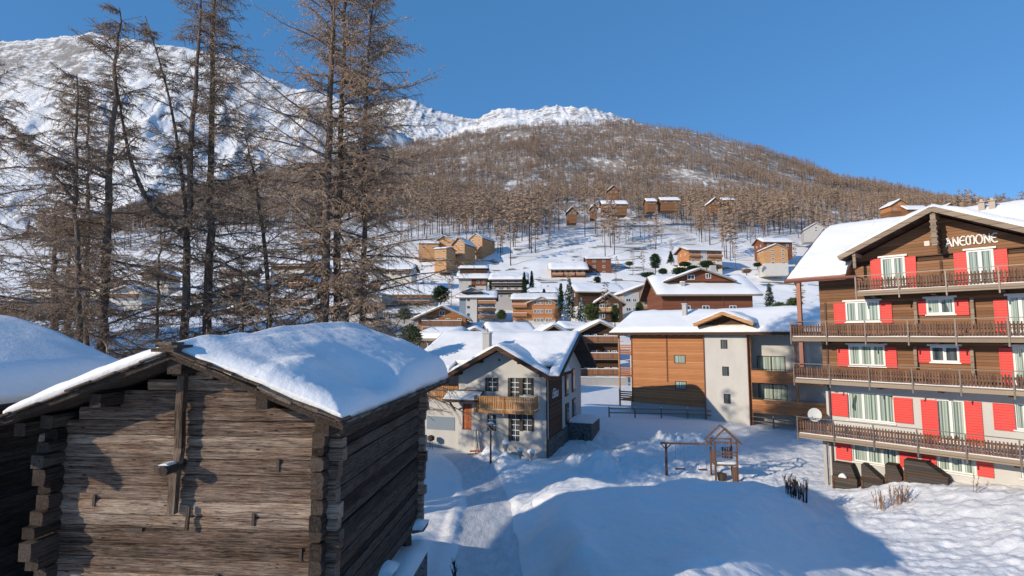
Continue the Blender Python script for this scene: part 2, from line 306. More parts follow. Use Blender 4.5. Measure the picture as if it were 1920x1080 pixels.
class Fr:
    """a facade frame: origin at a pixel and forward distance, u along the wall to the right, n into the building"""
    def __init__(S,px,py,Y,vp=None,vpn=None,yaw=None):
        S.O=P(px,py,Y)
        if yaw is not None: S.u=(math.cos(R(yaw)),math.sin(R(yaw)))
        elif vpn is not None:
            d=ray(vpn,630); l=math.hypot(d[0],d[1]); S.u=(d[1]/l,-d[0]/l)
        else:
            d=ray(vp,630); l=math.hypot(d[0],d[1]); k=-1 if vp<960 else 1; S.u=(k*d[0]/l,k*d[1]/l)
        S.n=(-S.u[1],S.u[0]); S.rz=math.atan2(S.u[1],S.u[0])
    def loc(S,px,py,yo=0.):
        d=ray(px,py); n=S.n; O=S.O; t=(n[0]*O[0]+n[1]*O[1]+yo)/(d[0]*n[0]+d[1]*n[1]); q=(d[0]*t-O[0],d[1]*t-O[1])
        return q[0]*S.u[0]+q[1]*S.u[1],CAMZ+d[2]*t-O[2]
    def rect(S,a,b,c,d,yo=0.):     # pixel left, top, right, bottom (measured mid-edge)
        my=(b+d)/2; mx=(a+c)/2
        return S.loc(a,my,yo)[0],S.loc(c,my,yo)[0],S.loc(mx,d,yo)[1],S.loc(mx,b,yo)[1]
    def side(S,px,py,xo=0.):
        d=ray(px,py); u=S.u; O=S.O; t=(u[0]*O[0]+u[1]*O[1]+xo)/(d[0]*u[0]+d[1]*u[1]); q=(d[0]*t-O[0],d[1]*t-O[1])
        return q[0]*S.n[0]+q[1]*S.n[1],CAMZ+d[2]*t-O[2]
    def w(S,x,y,z=0): return Vector((S.O[0]+S.u[0]*x+S.n[0]*y,S.O[1]+S.u[1]*x+S.n[1]*y,S.O[2]+z))
# ---------------- terrain ----------------
TY=[-200,0,14,20,30,45,52,60,92,130,180,215,245,275,320]
TZ=[2,2,1.6,.9,.2,.35,1.0,.9,1.5,7,13.5,22,34,49,70]
LZ=[3,3.5,4.5,7,8.8,9.6,9.9,10.1,12,14,19,25,35,49,70]
CA=[-1.6,-.96,-.72,-.48,-.33,-.16,.04,.23,.34,.49,.64,.79,.96,1.6]       # crest of the wooded hill: tan(azimuth) -> tan(elevation)
CE=[.10,.15,.24,.31,.34,.375,.405,.41,.396,.355,.30,.263,.235,.2]
CY=[900,900,1000,1100,1200,1350,1400,1400,1350,1250,1100,950,800,700]
def path_x(Y): return np.interp(Y,[-5,12,18,30,36,41],[0,-.5,-.75,-1.3,-2.3,-4.2])
HEAPS=[(5.8,35.4,.95,1.3,1),(4.3,36.8,.55,1.1,1),(7.4,34.6,.4,1.2,1),(12.2,43.5,.9,1.1,1),(14,43.8,.7,1.6,1),(15.8,43,.6,1.2,1),(10,42,.45,1.5,1),
 (-.6,35.5,.7,1.3,.3),(1.6,35.2,.55,1.8,.3),(-1.6,38.4,.9,1.1,1),(-.2,37.2,.5,.9,1),(7.5,38.5,.45,1.7,1),(10,36.8,.35,2.2,1),(13,36,.35,2.,1),(3.2,33.2,.5,1.6,.2),(20.5,29,.25,2.,.3),(17,24.5,.25,1.8,.2)]
def ground(X,Y,detail=True):
    X=np.asarray(X,float); Y=np.asarray(Y,float); Yp=np.maximum(Y,1.); a=X/Yp
    rr=np.hypot(X,Y); Ye=np.where(Y>0,Y,0)
    c=np.interp(Y,TY,TZ); l=np.interp(Y,TY,LZ)
    lo=np.interp(Y,[18,24,32,60,95,200,320],[-12,-13,-21,-24,-25,-50,-80]); w=sstep(lo,lo-np.interp(Y,[18,24,32,60,95,200],[6,5,8,10,16,36]),X)*sstep(16,23,Y); w=np.where(Y<16,0,w); z=c*(1-w)+l*w
    # bank the old barns stand on
    z=z+sstep(-2.9,-4.2,X)*sstep(24,17,Y)*(1.7-sstep(12,20,Y)*.2)*(1-w)
    # long snow mound right of the path; it hides the foot of the playground
    px=path_x(Y)
    wob=fbm(X*.28,Y*.28,3,81); side=sstep(px+1.0,px+3.6,X+1.3*wob); far=sstep(32.,26.5,Y+2.6*fbm(X*.3+9,Y*.2,3,82)); rt=1-sstep(9.5,15,X-.55*(Y-24))
    z=z+1.42*side*far*rt*(.80+.20*sstep(2,6,X))*(1+.16*fbm(X*.45,Y*.45,3,83)+.05*np.abs(fbm(X*1.4,Y*1.1,3,84)))
    z=z+.5*np.exp(-((X-(1.9+.07*(Y-17)))/.9)**2)*sstep(27,22,Y)*sstep(5,10,Y)*.5
    # rise towards the red-shuttered chalet
    z=z+1.35*sstep(16,23.5,X)*sstep(36,27,Y)
    for hx,hy,h,r,rough in HEAPS:
        d2=((X-hx)**2+(Y-hy)**2)/(r*r); k=np.exp(-d2*1.2)
        z=z+h*k*(1+(.75*fbm(X*1.7,Y*1.7,3,5) if detail else 0)*rough)
    # hill beyond the village
    ec=np.interp(a,CA,CE); yc=np.interp(a,CA,CY); e0=(70-9)/320.
    e0=e0*sstep(-1.9,-.5,a)*.25+e0*.75
    e0=np.minimum(e0,ec*.8)
    t=np.clip((Y-320)/(yc-320),0,1.)
    el=e0+(ec-e0)*(1-(1-t)**1.25)
    zh=CAMZ+Y*el-np.maximum(Y-yc,0)*.62
    zh=zh+Y*.018*fbm(X*.006,Y*.006,4,11)*np.sin(np.pi*np.clip(t,0,1)**.8)
    z=np.where(Y>320,zh,z)
    if detail:
        near=sstep(75,40,Y)*sstep(-60,-20,Y+40)
        onp=np.exp(-((X-px)/1.3)**4)*sstep(43,40,Y)
        k=near*(1-onp*.8)
        z=z+k*(.10*fbm(X*.35,Y*.35,3,2)+.045*fbm(X*1.3,Y*1.3,3,3))
        fp=sstep(8,15,X)*sstep(34,28,Y)+ .7*sstep(31,35,Y)*sstep(3,6,X)*sstep(52,47,Y)
        tr=sstep(31,33.5,Y)*sstep(47,44,Y)*sstep(2.5,4.5,X)*sstep(21,17,X+.4*(Y-34)); z=z+tr*(.16*np.abs(fbm(X*1.9,Y*1.9,4,61,.65))+.05*fbm(X*4.5,Y*4.5,2,62))*near
        z=z+.10*sstep(1.0,1.5,np.abs(X-px))*sstep(2.1,1.6,np.abs(X-px))*sstep(43,36,Y)*(1+.8*fbm(X,Y*.8,3,63))      # small banks along the path
        z=z+np.clip(fp,0,1)*.17*(fbm(X*1.1+.3*Y,Y*2.1,4,8,.65)+.35*np.abs(fbm(X*.9-.6*Y,Y*.55+.4*X,3,71)))*near
        z=z+sstep(75,130,Y)*sstep(360,300,Y)*(.8*fbm(X*.03,Y*.05,4,14)+.35*fbm(X*.12,Y*.2,3,15))
    return z
def gz(x,y): return float(ground(np.array([x]),np.array([y]))[0])
TRAILS=[[(12,14),(15.5,17.3),(19.5,20.5),(22,23.5)],[(16,15.5),(18.5,18),(20,21.5),(17.5,26),(13.5,30)],[(19.5,26),(17,29),(14.6,32)],[(4.5,36),(8,39.5),(12,40.5),(17,38)],[(13,33),(17,36),(19,41),(17,46)],[(6,34.8),(10,34.2),(14,35.6),(18.5,33)]]
def footprints(X,Y,Z):
    q=random.Random(3)
    for tr in TRAILS:
        for a,b in zip(tr[:-1],tr[1:]):
            L=math.hypot(b[0]-a[0],b[1]-a[1]); n=int(L/.36); dx,dy=(b[0]-a[0])/L,(b[1]-a[1])/L
            for i in range(n):
                u=i/n; s=.13*(1 if i%2 else -1)+q.uniform(-.08,.08); u+=q.uniform(-.3,.3)/n; cx=a[0]+(b[0]-a[0])*u-dy*s+.25*math.sin(u*7+a[0]); cy=a[1]+(b[1]-a[1])*u+dx*s
                m=(np.abs(X-cx)<.6)&(np.abs(Y-cy)<.6)
                if not m.any(): continue
                ex=X[m]-cx; ey=Y[m]-cy; p=(ex*dx+ey*dy)/.19; r=(-ex*dy+ey*dx)/.11; d=p*p+r*r
                k=q.uniform(.35,1.); Z[m]+=-.065*k*np.exp(-d**1.5)+.014*np.exp(-(d-2.2)**2)
    return Z
def build_ground():
    th=np.concatenate([np.linspace(-180,-58,40),np.linspace(-57,-48,30),np.linspace(-47.6,47.6,760),np.linspace(48,57,30),np.linspace(58,180,40)])
    r=np.concatenate([[.05,2,4,6,7.5],np.geomspace(9,60,430),np.geomspace(61,330,240),np.geomspace(333,2600,230),[3500,6000,12000]])
    T,Rr=np.meshgrid(R(1)*th,r); X=Rr*np.sin(T); Y=Rr*np.cos(T); Z=ground(X,Y); 
    Z=np.where(Rr>3000,np.minimum(Z,-200.),Z); Z=np.where((Y<-5)|(np.abs(T)>R(70)),np.interp(Rr,[0,20,60,200,2600,12000],[2,2,1,3,10,0]),Z)
    mk=(X>3)&(X<25)&(Y>13)&(Y<48); Z[mk]=footprints(X[mk],Y[mk],Z[mk])
    n=len(th); k=len(r); i,j=np.meshgrid(np.arange(n-1),np.arange(k-1)); a=(j*n+i).ravel()
    Fa=np.stack([a,a+n,a+n+1,a+1],1)
    g=G('snowy_ground',.65,.2); v=g.map(); o=sep(g,v); geo=g.n('NewGeometry')
    a1=g.noise(v,.9,5,.6); b=g.noise(v,9.,5,.7); a2=g.noise(g.map((.01,.01,.02)),4.,6,.65); far=g.n('MapRange',Value=o[1],i1=250.,i2=420.).outputs[0]
    base=g.mix(g.math('MULTIPLY',b,.3),(.84,.85,.865),(.77,.785,.81))
    # bare earth, rock and dead grass showing through on the hill
    st=g.math('ADD',g.noise(g.map((.05,.016,.016)),1.6,7,.72),g.n('MapRange',Value=o[1],i1=600.,i2=950.,i3=0.,i4=.05).outputs[0]); bare=g.ramp(g.math('ADD',g.math('MULTIPLY',st,.8),g.math('MULTIPLY',a2,.25)),[(.44,(0,0,0)),(.56,(1,1,1))])
    earth=g.mix(g.noise(v,.3,4,.6),(.16,.115,.08),(.30,.235,.17))
    wood=g.mix(g.math('MULTIPLY',g.math('MULTIPLY',bare,far),.92),base,earth)
    # thin dark terrace edges on the meadow
    mid=g.math('MULTIPLY',g.n('MapRange',Value=o[1],i1=190.,i2=235.).outputs[0],g.n('MapRange',Value=o[1],i1=330.,i2=290.).outputs[0])
    te=g.noise(g.map((.0045,.0,.05)),3.2,3,.5); ln=g.math('LESS_THAN',g.math('ABSOLUTE',g.math('SUBTRACT',te,.5)),.017); br=g.math('GREATER_THAN',g.noise(g.map((.04,.04,.04)),2.,3,.5),.49)
    wood=g.mix(g.math('MULTIPLY',g.math('MULTIPLY',ln,br),g.math('MULTIPLY',mid,.85)),wood,(.13,.11,.085))
    g.color(wood); g.bump(g.math('ADD',a1,g.math('MULTIPLY',b,.4)),.10)
    o=link('ground',np_mesh('ground',np.stack([X,Y,Z],-1).reshape(-1,3),Fa,[g.m],True)); tag(o,kind='structure')
build_ground()
# trodden path of packed snow
g=G('packed_snow_path',.75,.2); v=g.map(); a=g.noise(g.map((1,.35,1)),3.,6,.7); b=g.noise(v,16.,4,.7); g.color(g.ramp(g.math('ADD',g.math('MULTIPLY',a,.7),g.math('MULTIPLY',b,.3)),[(.35,(.50,.52,.55)),(.62,(.72,.735,.76))])); g.bump(g.math('ADD',a,g.math('MULTIPLY',b,.4)),.06)
ys=np.linspace(6,40.5,150); us=np.linspace(-1,1,22); U,Yg=np.meshgrid(us,ys); Xg=path_x(Yg)+U*(1.15+.15*fbm(Yg*.5,U,2,4)); Zg=ground(Xg,Yg)+.03*(1-np.abs(U)**3)-.012+.03*fbm(Xg*1.8,Yg*.7,3,9)*(1-U*U)
i,j=np.meshgrid(np.arange(21),np.arange(149)); a=(j*22+i).ravel(); tag(link('path',np_mesh('path',np.stack([Xg,Yg,Zg+.02],-1).reshape(-1,3),np.stack([a,a+1,a+23,a+22],1),[g.m],True)),kind='structure')
# far mountains
def mountain(name,outline,Yc,Y0,e0,seed,amp,rock,cut=.5,noise_sc=1.):
    ox=[(p[0]-960)/FPX for p in outline]; oe=[(630-p[1])/FPX*1.003 for p in outline]
    a=np.linspace(ox[0],ox[-1],int(420*min(1,(ox[-1]-ox[0])/1.0))+60); t=np.concatenate([np.linspace(0,1,190),[1.02,1.08,1.25]])
    A,T=np.meshgrid(a,t); ec=np.interp(A,ox,oe); Yv=Y0+(Yc-Y0)*T; el=e0+(ec-e0)*np.minimum(T,1)**1.1
    env=np.maximum(np.sin(np.pi*np.clip(T,0,1)**1.3)**.8,.10)*(T<1.01); X=A*Yv
    sx=noise_sc/Yc
    rg=ridged(X*6*sx+.35*Yv*6*sx,Yv*3.2*sx,6,seed,.55)-.6
    Z=CAMZ+Yv*el*(1+.0*A)+Yv*amp*rg*env+Yv*.014*ridged(X*26*sx,Yv*12*sx,5,seed+9,.6)*(1-.5*env)*(T<1.01)-Yv*.007-np.maximum(T-1,0)*Yc*.9
    n=len(a); i,j=np.meshgrid(np.arange(n-1),np.arange(len(t)-1)); q=(j*n+i).ravel()
    g=G(name+'_surface',.8,.1); v=g.map((1/Yc,)*3); geo=g.n('NewGeometry'); nz=sep(g,geo.outputs['Normal'])[2]
    n1=g.noise(v,28.,8,.7); n2=g.noise(g.map((1/Yc,1/Yc,2.6/Yc)),70.,6,.72)
    f=g.math('ADD',g.math('MULTIPLY',n1,.55),g.math('ADD',g.math('MULTIPLY',n2,.5),g.math('MULTIPLY',g.math('SUBTRACT',.72,nz),rock)))
    m=g.ramp(f,[(cut,(0,0,0)),(cut+.1,(1,1,1))]); g.color(g.mix(g.math('MULTIPLY',m,.85),(.85,.86,.875),g.mix(n2,(.13,.12,.12),(.27,.25,.23)))); g.bump(g.math('ADD',n1,n2),Yc*.004)
    tag(link(name,np_mesh(name,np.stack([X,Yv,Z],-1).reshape(-1,3),np.stack([q,q+1,q+n+1,q+n],1),[g.m],True)),kind='structure')
mountain('mountain_massif',[(-900,120),(-300,70),(-60,62),(0,54),(40,52),(90,44),(135,38),(175,46),(220,52),(280,66),(340,72),(400,84),(440,104),(480,126),(530,146),(600,165),(660,186),(720,225),(800,290)],3600,1500,.09,3,.085,.75,.60)
mountain('mountain_peak',[(560,330),(620,250),(680,196),(715,178),(752,173),(775,180),(800,192),(830,203),(860,209),(895,216),(960,240),(1040,300)],4400,2400,.24,21,.06,.8,.53,1.3)
mountain('mountain_summit',[(700,330),(790,272),(850,240),(880,226),(905,206),(935,193),(955,189),(975,193),(1010,191),(1060,187),(1100,189),(1130,198),(1165,206),(1195,218),(1260,250),(1340,300)],2300,1450,.36,33,.03,.6,.49,1.5)
# ---------------- old timber barn in the foreground ----------------
def log(m,ax,a0,a1,c,z0,z1,t,seed,mi=0):
    """one hewn log with a wavy outline; ax 'x' runs along the wall, 'y' into the depth"""
    q=random.Random(seed); n=max(3,int((a1-a0)/.4)); v=[]; f=[]; h=(z1-z0); 
    for i in range(n+1):
        a=a0+(a1-a0)*i/n; j=lambda s:q.uniform(-s,s)
        sec=[(-t/2+.012+j(.008),z0+.004+j(.006)),(t/2,z0),(t/2,z1),(-t/2+.012+j(.008),z1-.006+j(.006)),(-t/2-.010+j(.011),z0+h*.74+j(.015)),(-t/2-.010+j(.011),z0+h*.25+j(.015))]
        for p,z in sec:
            v.append((a,c+p,z) if ax=='x' else (c-p,a,z))
    for i in range(n):
        for k in range(6): f.append((i*6+k,i*6+(k+1)%6,(i+1)*6+(k+1)%6,(i+1)*6+k) if ax=='y' else (i*6+k,(i+1)*6+k,(i+1)*6+(k+1)%6,i*6+(k+1)%6))
    f.append(tuple(range(6))); f.append(tuple(n*6+5-k for k in range(6))); m.add(v,f,mi)
FB=Fr(612,1000,9.3,vpn=1035); BW=5.0; BL=6.4; BF=-1.85
barn=empty('timber_barn',FB.O,FB.rz,'large weathered log barn nearest the viewer, with a pole up its snow-roofed gable','barn')
RC=-2.4; RZ=3.02; RS=.38
ru=lambda x: RZ-.1-RS*abs(x-RC)
LH=.235
fm=MB(); sm=MB(); lm=MB(); em=MB(); z=BF; i=0
while z<RZ-.2:
    LH=[.24,.2,.27,.22,.17,.26,.23,.29,.19,.25][i%10]; z1=z+LH
    # front wall logs
    xl=-BW-.22+rnd.uniform(-.1,.06); xr=.2+rnd.uniform(-.07,.07)
    zt=z1+.02
    if ru(-BW)<zt+.08: k=(RZ-.1-zt)/RS; xl=max(xl,RC-k+.03); xr=min(xr,RC+k-.03)
    if xr-xl>.3: log(fm,'x',xl,xr,.1,z,z1,.2,i*7+1)
    zs=z-LH*.5; 
    if zs+LH<ru(0)+.02:
        prot=.2+rnd.uniform(-.06,.06)
        log(sm,'y',-prot,BL+.25+rnd.uniform(-.08,.12),-.1,zs,zs+LH,.2,i*7+2)
    if zs+LH<ru(-BW)+.02:
        grp=[.34,.46,.5,.44,.3,.2,.42,.5,.5,.38,.3,.24,.36,.4,.3,.2][i%16]
        log(lm,'y',-grp-rnd.uniform(-.05,.05),BL+.2,-BW+.1,zs,zs+LH,.22,i*7+3)
    if xr-xl>.3: log(em,'x',xl,xr,BL-.1,z,z1,.2,i*7+4)
    z=z1; i+=1
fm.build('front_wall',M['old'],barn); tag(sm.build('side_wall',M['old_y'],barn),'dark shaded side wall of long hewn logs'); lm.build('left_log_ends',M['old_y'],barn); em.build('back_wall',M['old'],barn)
MB().box(-BW+.3,-.3,.3,BL-.3,BF+.05,BF+.25).build('floor_beam',M['old'],barn)
for x,z,l in ((-4.2,.35,.05),(-3.55,-.05,.3),(-1.9,-.9,.06),(-1.3,.1,.05),(-.45,-.45,.05),(-.35,-1.35,.05),(-2.2,-1.3,.25),(-.9,1.0,.05),(-3.1,.95,.3)):
    MB().box(x,x+l,-.035,.01,z,z+(.2 if l<.1 else .06)).build('wall_slot',M['frame_dark'],barn)
for x,w,e in ((RC,.24,-.62),(-.95,.2,-.5),(-3.85,.2,-.5),(.12,.2,-.55),(-BW-.12,.2,-.55)):
    zc=ru(x)-.13-(0 if x==RC else .02)
    log_m=MB(); log_m.box(x-w/2,x+w/2,e,BL+1.1,zc-.11,zc+.11); log_m.build('purlin',M['old_y'],barn)
# pole against the gable with its bracket
pm=MB(); pts=[(RC-.16,-.17,2.62),(RC-.19,-.15,2.0),(RC-.17,-.14,1.4),(RC-.23,-.14,.9),(RC-.25,-.13,.3)]
for a,b in zip(pts[:-1],pts[1:]): pm.beam(a,b,.13,.11,up=(0,1,0))
pm.box(RC-.3,RC-.02,-.25,-.05,2.62,2.74)
pole=pm.build('gable_pole',M['old_z'],barn)
MB().tube([(RC-.22,-.46,1.08),(RC-.22,-.3,1.09),(RC-.22,.1,1.10)],[.085,.095,.095],9).build('bracket_log',M['old_y'],barn,smooth=False)
hf_solid(RC-.31,RC-.13,-.45,-.24,4,4,lambda X,Y:1.2+0*X-((X-RC+.22)/.09)**2*.03,lambda X,Y:1.165+0*X,'bracket_snow',M['snow'],barn)
MB().beam((RC+.0,-.1,.02),(RC+.02,-.1,.42),.05,.05).build('latch',M['old_z'],barn)
# roof: planks, ragged stone and shingle edge, thick snow
y0,y1=-.72,BL+1.55; x0,x1=RC-2.92,RC+2.92
rf=MB(); th=.09
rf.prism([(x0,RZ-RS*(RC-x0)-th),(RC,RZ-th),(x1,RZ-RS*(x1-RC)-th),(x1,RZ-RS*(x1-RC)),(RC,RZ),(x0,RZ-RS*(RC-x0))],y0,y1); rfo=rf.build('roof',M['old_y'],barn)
sh=MB()
for sgn in (-1,1):
    s=0.03
    while s<2.9:
        l=rnd.uniform(.14,.5); e=min(s+l,2.93); k=2 if sgn>0 else 1
        for q in range(k):
            a=RC+sgn*s; b=RC+sgn*e; o=y0-.05-rnd.uniform(0,.10); tt=rnd.uniform(.02,.035); up=.012+q*.04+rnd.uniform(0,.012)
            za=RZ-RS*s+up; zb=RZ-RS*e+up+rnd.uniform(-.01,.025); 
            if sgn>0: pts=[(a,za),(b,zb),(b,zb+tt),(a,za+tt)]
            else: pts=[(b,zb),(a,za),(a,za+tt),(b,zb+tt)]
            sh.prism(pts,o,y0+rnd.uniform(.25,.4))
        s=e-.01
yy=y0+.1
while yy<y1-.2:
    l=rnd.uniform(.18,.4); zz=RZ-RS*2.92+.012; sh.box(x1-.35,x1+rnd.uniform(.02,.1),yy,min(yy+l,y1),zz,zz+rnd.uniform(.02,.05)); yy+=l+.01
sh.box(RC-.22,RC+.16,y0-.16,y0+.2,RZ+.03,RZ+.09); sh.box(RC-.12,RC+.2,y0-.13,y0+.25,RZ+.095,RZ+.14); sh.box(RC-.18,RC+.08,y0-.1,y0+.2,RZ+.145,RZ+.185)
sh.build('roof_shingles',old_wood('split_shingles',((.06,.045,.035),(.2,.155,.12),(.36,.29,.22)),1),rfo)
def btop(X,Y):
    yy=(Y-y0)/(y1-y0); Xc=X-RC
    q=.12+.5*yy; rl=RZ+.02-RS*(np.sqrt(Xc**2+q*q)-q*.45)
    th=.24+.42*sstep(0,.8,yy)
    th=th-.10*np.exp(-(((Xc-.25)/.45)**2+((Y-y0-.25)/.35)**2))                  # scooped hollow by the front of the ridge
    th=th+.10*np.exp(-(((Xc-1.5)/1.2)**2+((yy-.12)/.2)**2))                     # blown swell over the front right slope
    th=th-.26*np.exp(-(((Xc-2.25)/.7)**2+((yy-.30)/.13)**2))-.10*sstep(1.4,2.6,Xc)*sstep(.15,.4,yy)
    th=th+.16*np.exp(-(((Xc-1.75)/.3)**2+((yy-.16)/.09)**2))
    th=th+.06*fbm(X*.7,Y*.7,3,6)+.03*fbm(X*2.2,Y*1.6,4,7)+.012*fbm(X*9,Y*9,2,17)*sstep(.5,1.8,Xc)*sstep(.4,.1,yy)
    base=np.maximum(rl,RZ-RS*np.abs(Xc)+.02)
    d=np.minimum(np.minimum(X-x0+.03,x1-.02-X),np.minimum((Y-y0)*1.,y1-Y)); k=np.clip(d/np.where(Y-y0<.6,.42,.34),0,1); k=np.sqrt(1-(1-k)**2)
    return (RZ-RS*np.abs(Xc)+.06)*(1-k)+(base+th)*k
hf_solid(x0+.02,x1-.03,y0+.03,y1-.02,150,160,btop,lambda X,Y:RZ-RS*np.abs(X-RC)+.02,'roof_snow',M['snow'],rfo)
# stilts with stone discs on a snow-covered stone base
BZ=BF-.02
for i,(x,y) in enumerate(((-.25,BL-.35),(-.25,BL*.5),(-.25,.3),(-BW+.25,.3),(-BW+.25,BL-.35))):
    dk=MB(); n=11; q=[(math.cos(2*math.pi*k/n)*rnd.uniform(.38,.5),math.sin(2*math.pi*k/n)*rnd.uniform(.38,.5)) for k in range(n)]
    dk.add([(x+.12+a,y+b,BZ-.14) for a,b in q]+[(x+.12+a*1.05,y+b*1.05,BZ-.04) for a,b in q],[tuple(range(n-1,-1,-1)),tuple(range(n,2*n))]+[(k,(k+1)%n,(k+1)%n+n,k+n) for k in range(n)])
    d=dk.build('stone_disc',M['stone'],barn)
    hf_solid(x+.12-.42,x+.12+.42,y-.42,y+.42,8,8,lambda X,Y:BZ-.035+.13*np.clip(1-((X-x-.12)**2+(Y-y)**2)/.18,0,1)**.5,lambda X,Y:BZ-.04+0*X,'disc_snow',M['snow'],d)
    MB().tube([(x,y,BZ-.75),(x,y,BZ-.13)],[.16,.12],8).build('stilt',M['old_z'],barn)
MB().box(-BW+.05,.28,-.1,BL-.1,BZ-3.5,BZ-.72).build('stone_base',M['stone'],barn)
hf_solid(-BW,.36,-.15,BL-.05,40,50,lambda X,Y:BZ-.56+.07*fbm(X*1.5,Y*1.5,3,3)-.12*sstep(.1,.36,X),lambda X,Y:BZ-.718+0*X,'base_snow',M['snow'],barn)
# neighbouring barn whose right side and snowy roof show at the left edge
FN=Fr(0,900,9.4,vpn=1035); FN.O=Vector((-10.6,8.2,3.6)) ; nb=empty('timber_barn',FN.O,FN.rz,'log barn cut off by the left edge, its snowy roof slope and shaded wall showing','barn')
m=MB(); z=-1.5
while z<4.0: log(m,'y',-.2,5.3,-.1,z,z+.24,.2,int(z*50)); z+=.24
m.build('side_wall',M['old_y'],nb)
m=MB(); z=-1.5
while z<5.4:
    h=5.5-z-.2
    if z<4.0: log(m,'x',-6.4,.1,.1,z,z+.24,.2,int(z*70))
    else:
        k=(5.45-z-.24)/.4
        if k>.3: log(m,'x',-3.1-k,-3.1+k,.1,z,z+.24,.2,int(z*70))
    z+=.24
m.build('front_wall',M['old'],nb)
m=MB(); m.prism([(-6.9,4.0),(-3.1,5.5),(.7,4.0),(.7,4.1),(-3.1,5.6),(-6.9,4.1)],-.7,5.8); r=m.build('roof',M['old_y'],nb)
def ntop(X,Y):
    b=5.62-.395*np.sqrt((X+3.1)**2+.5)+.1; d=np.minimum(np.minimum(X+6.9,.72-X),np.minimum(Y+.72,5.8-Y)); k=np.sqrt(1-(1-np.clip(d/.5,0,1))**2)
    return (5.61-.395*np.abs(X+3.1))*(1-k)+(b+.5+.07*fbm(X*.5,Y*.5,3,5))*k
hf_solid(-6.9,.7,-.7,5.75,80,60,ntop,lambda X,Y:5.605-.395*np.abs(X+3.1),'roof_snow',M['snow'],r)

# ---------------- red-shuttered chalet on the right ----------------
FA=Fr(1557,905,32,vp=50); hA=empty('chalet',FA.O,FA.rz,'big chalet with red shutters, four long balconies and white lettering on its gable','chalet')
AW=16.0; ADp=12.0; ZS=5.95   # wood above ZS, white plaster below
OV=1.45; _p=FA.loc(1747,389,-OV); _t=FA.loc(1576,480,-OV); RGc,RGz=_p; RGs=(_p[1]-_t[1])/(_p[0]-_t[0]); RGh=_p[0]-_t[0]
white_win=[((1590,737,1677,790),3,(1560,738,1590,780),(1676.7,746,1712,793)),((1757,750,1810,829),2,(1729,750,1760,830),(1810.5,753,1843,834)),
 ((1902,758,1962,808),3,(1863,757,1903,807),None),((1600,833,1682,870),3,(1568,832,1597,862),(1687,842,1720,877)),((1758.6,851,1829.4,887),3,(1729,848,1756,883),(1832,858,1863,894)),((1914,865,1945,898),1,None,None)]
ops=[]; W_=[]
for r,n,a,b in white_win:
    q=FA.rect(*r); ops.append(q); W_.append((q,n,a,b))
wall_open(hA,0,AW,-1.5,ZS,ops,M['white'],name='white_wall')
MB().box(-.003,AW,-.03,-.003,-1.5,.42).build('plinth',M['concrete'],hA)
m=MB(); m.quad((0,ADp,-1.5),(0,0,-1.5),(0,0,ZS),(0,ADp,ZS)); m.quad((AW,0,-1.5),(AW,ADp,-1.5),(AW,ADp,ZS),(AW,0,ZS)); m.quad((AW,ADp,-1.5),(0,ADp,-1.5),(0,ADp,ZS),(AW,ADp,ZS)); m.build('side_wall',M['white'],hA)
m=MB(); m.box(-.06,AW,-.06,ADp,ZS,12.5); g1=RGz-.25
m.prism([(RGc-RGh,g1-RGs*RGh),(RGc+RGh,g1-RGs*RGh),(RGc,g1)],-.063,4.0)
m.prism([(0,12.3),(ADp,12.3),(6,15.5)],-.05,.2,axis='x')
m.build('timber_wall',M['brown'],hA)
def shut(F,par,r,y=-.02,t=.05,mat='red'):
    q=F.rect(*r,y); m=MB(); m.box(q[0],q[1],y-t,y,q[2],q[3]); s=m.build('shutter',M[mat],par); 
    f=MB(); f.box(q[0],q[0]+.06,y-t-.012,y-t+.002,q[2],q[3]); f.box(q[1]-.06,q[1],y-t-.012,y-t+.002,q[2],q[3]); f.box(q[0]+.06,q[1]-.06,y-t-.012,y-t+.002,q[3]-.06,q[3]); f.box(q[0]+.06,q[1]-.06,y-t-.012,y-t+.002,q[2],q[2]+.06); f.build('shutter_frame',M[mat],s); return s
for q,n,a,b in W_:
    window(hA,*q,n=n,recess=.14,t=.075)
    for s in (a,b):
        if s: shut(FA,hA,s,-.02)
wood_win=[((1653,482,1698,535),2,(1633.5,486,1653,546),(1698,481,1719,542)),((1814,468,1865,536),2,(1790,473,1814,538),(1865.5,467,1891,537)),
 ((1586,565,1650,603),3,(1564,568,1586,607),(1651,567,1673,606)),((1737,559,1790,589),2,(1715,564,1737,591),(1790.5,562,1817,591)),((1892,554,1938,628),2,(1865,561,1891,631),None),
 ((1592,647,1660,686),3,(1571,654,1592,687),(1660.5,651,1682,690)),((1745,649,1799,679),2,(1722.5,653,1745,680),(1799.5,655,1826,682)),((1901,650,1948,735),2,(1875,652,1901,723),None)]
for k,(r,n,a,b) in enumerate(wood_win):
    q=FA.rect(*r,-.07); w=window(hA,*q,n=n,y=-.066,t=.09,glass='curtain' if k not in (6,) else 'glass')
    MB().box(q[0]-.12,q[1]+.12,-.2,-.068,q[3]+.004,q[3]+.1).build('lintel',M['frame'],w)
    for s in (a,b):
        if s: shut(FA,hA,s,-.085)
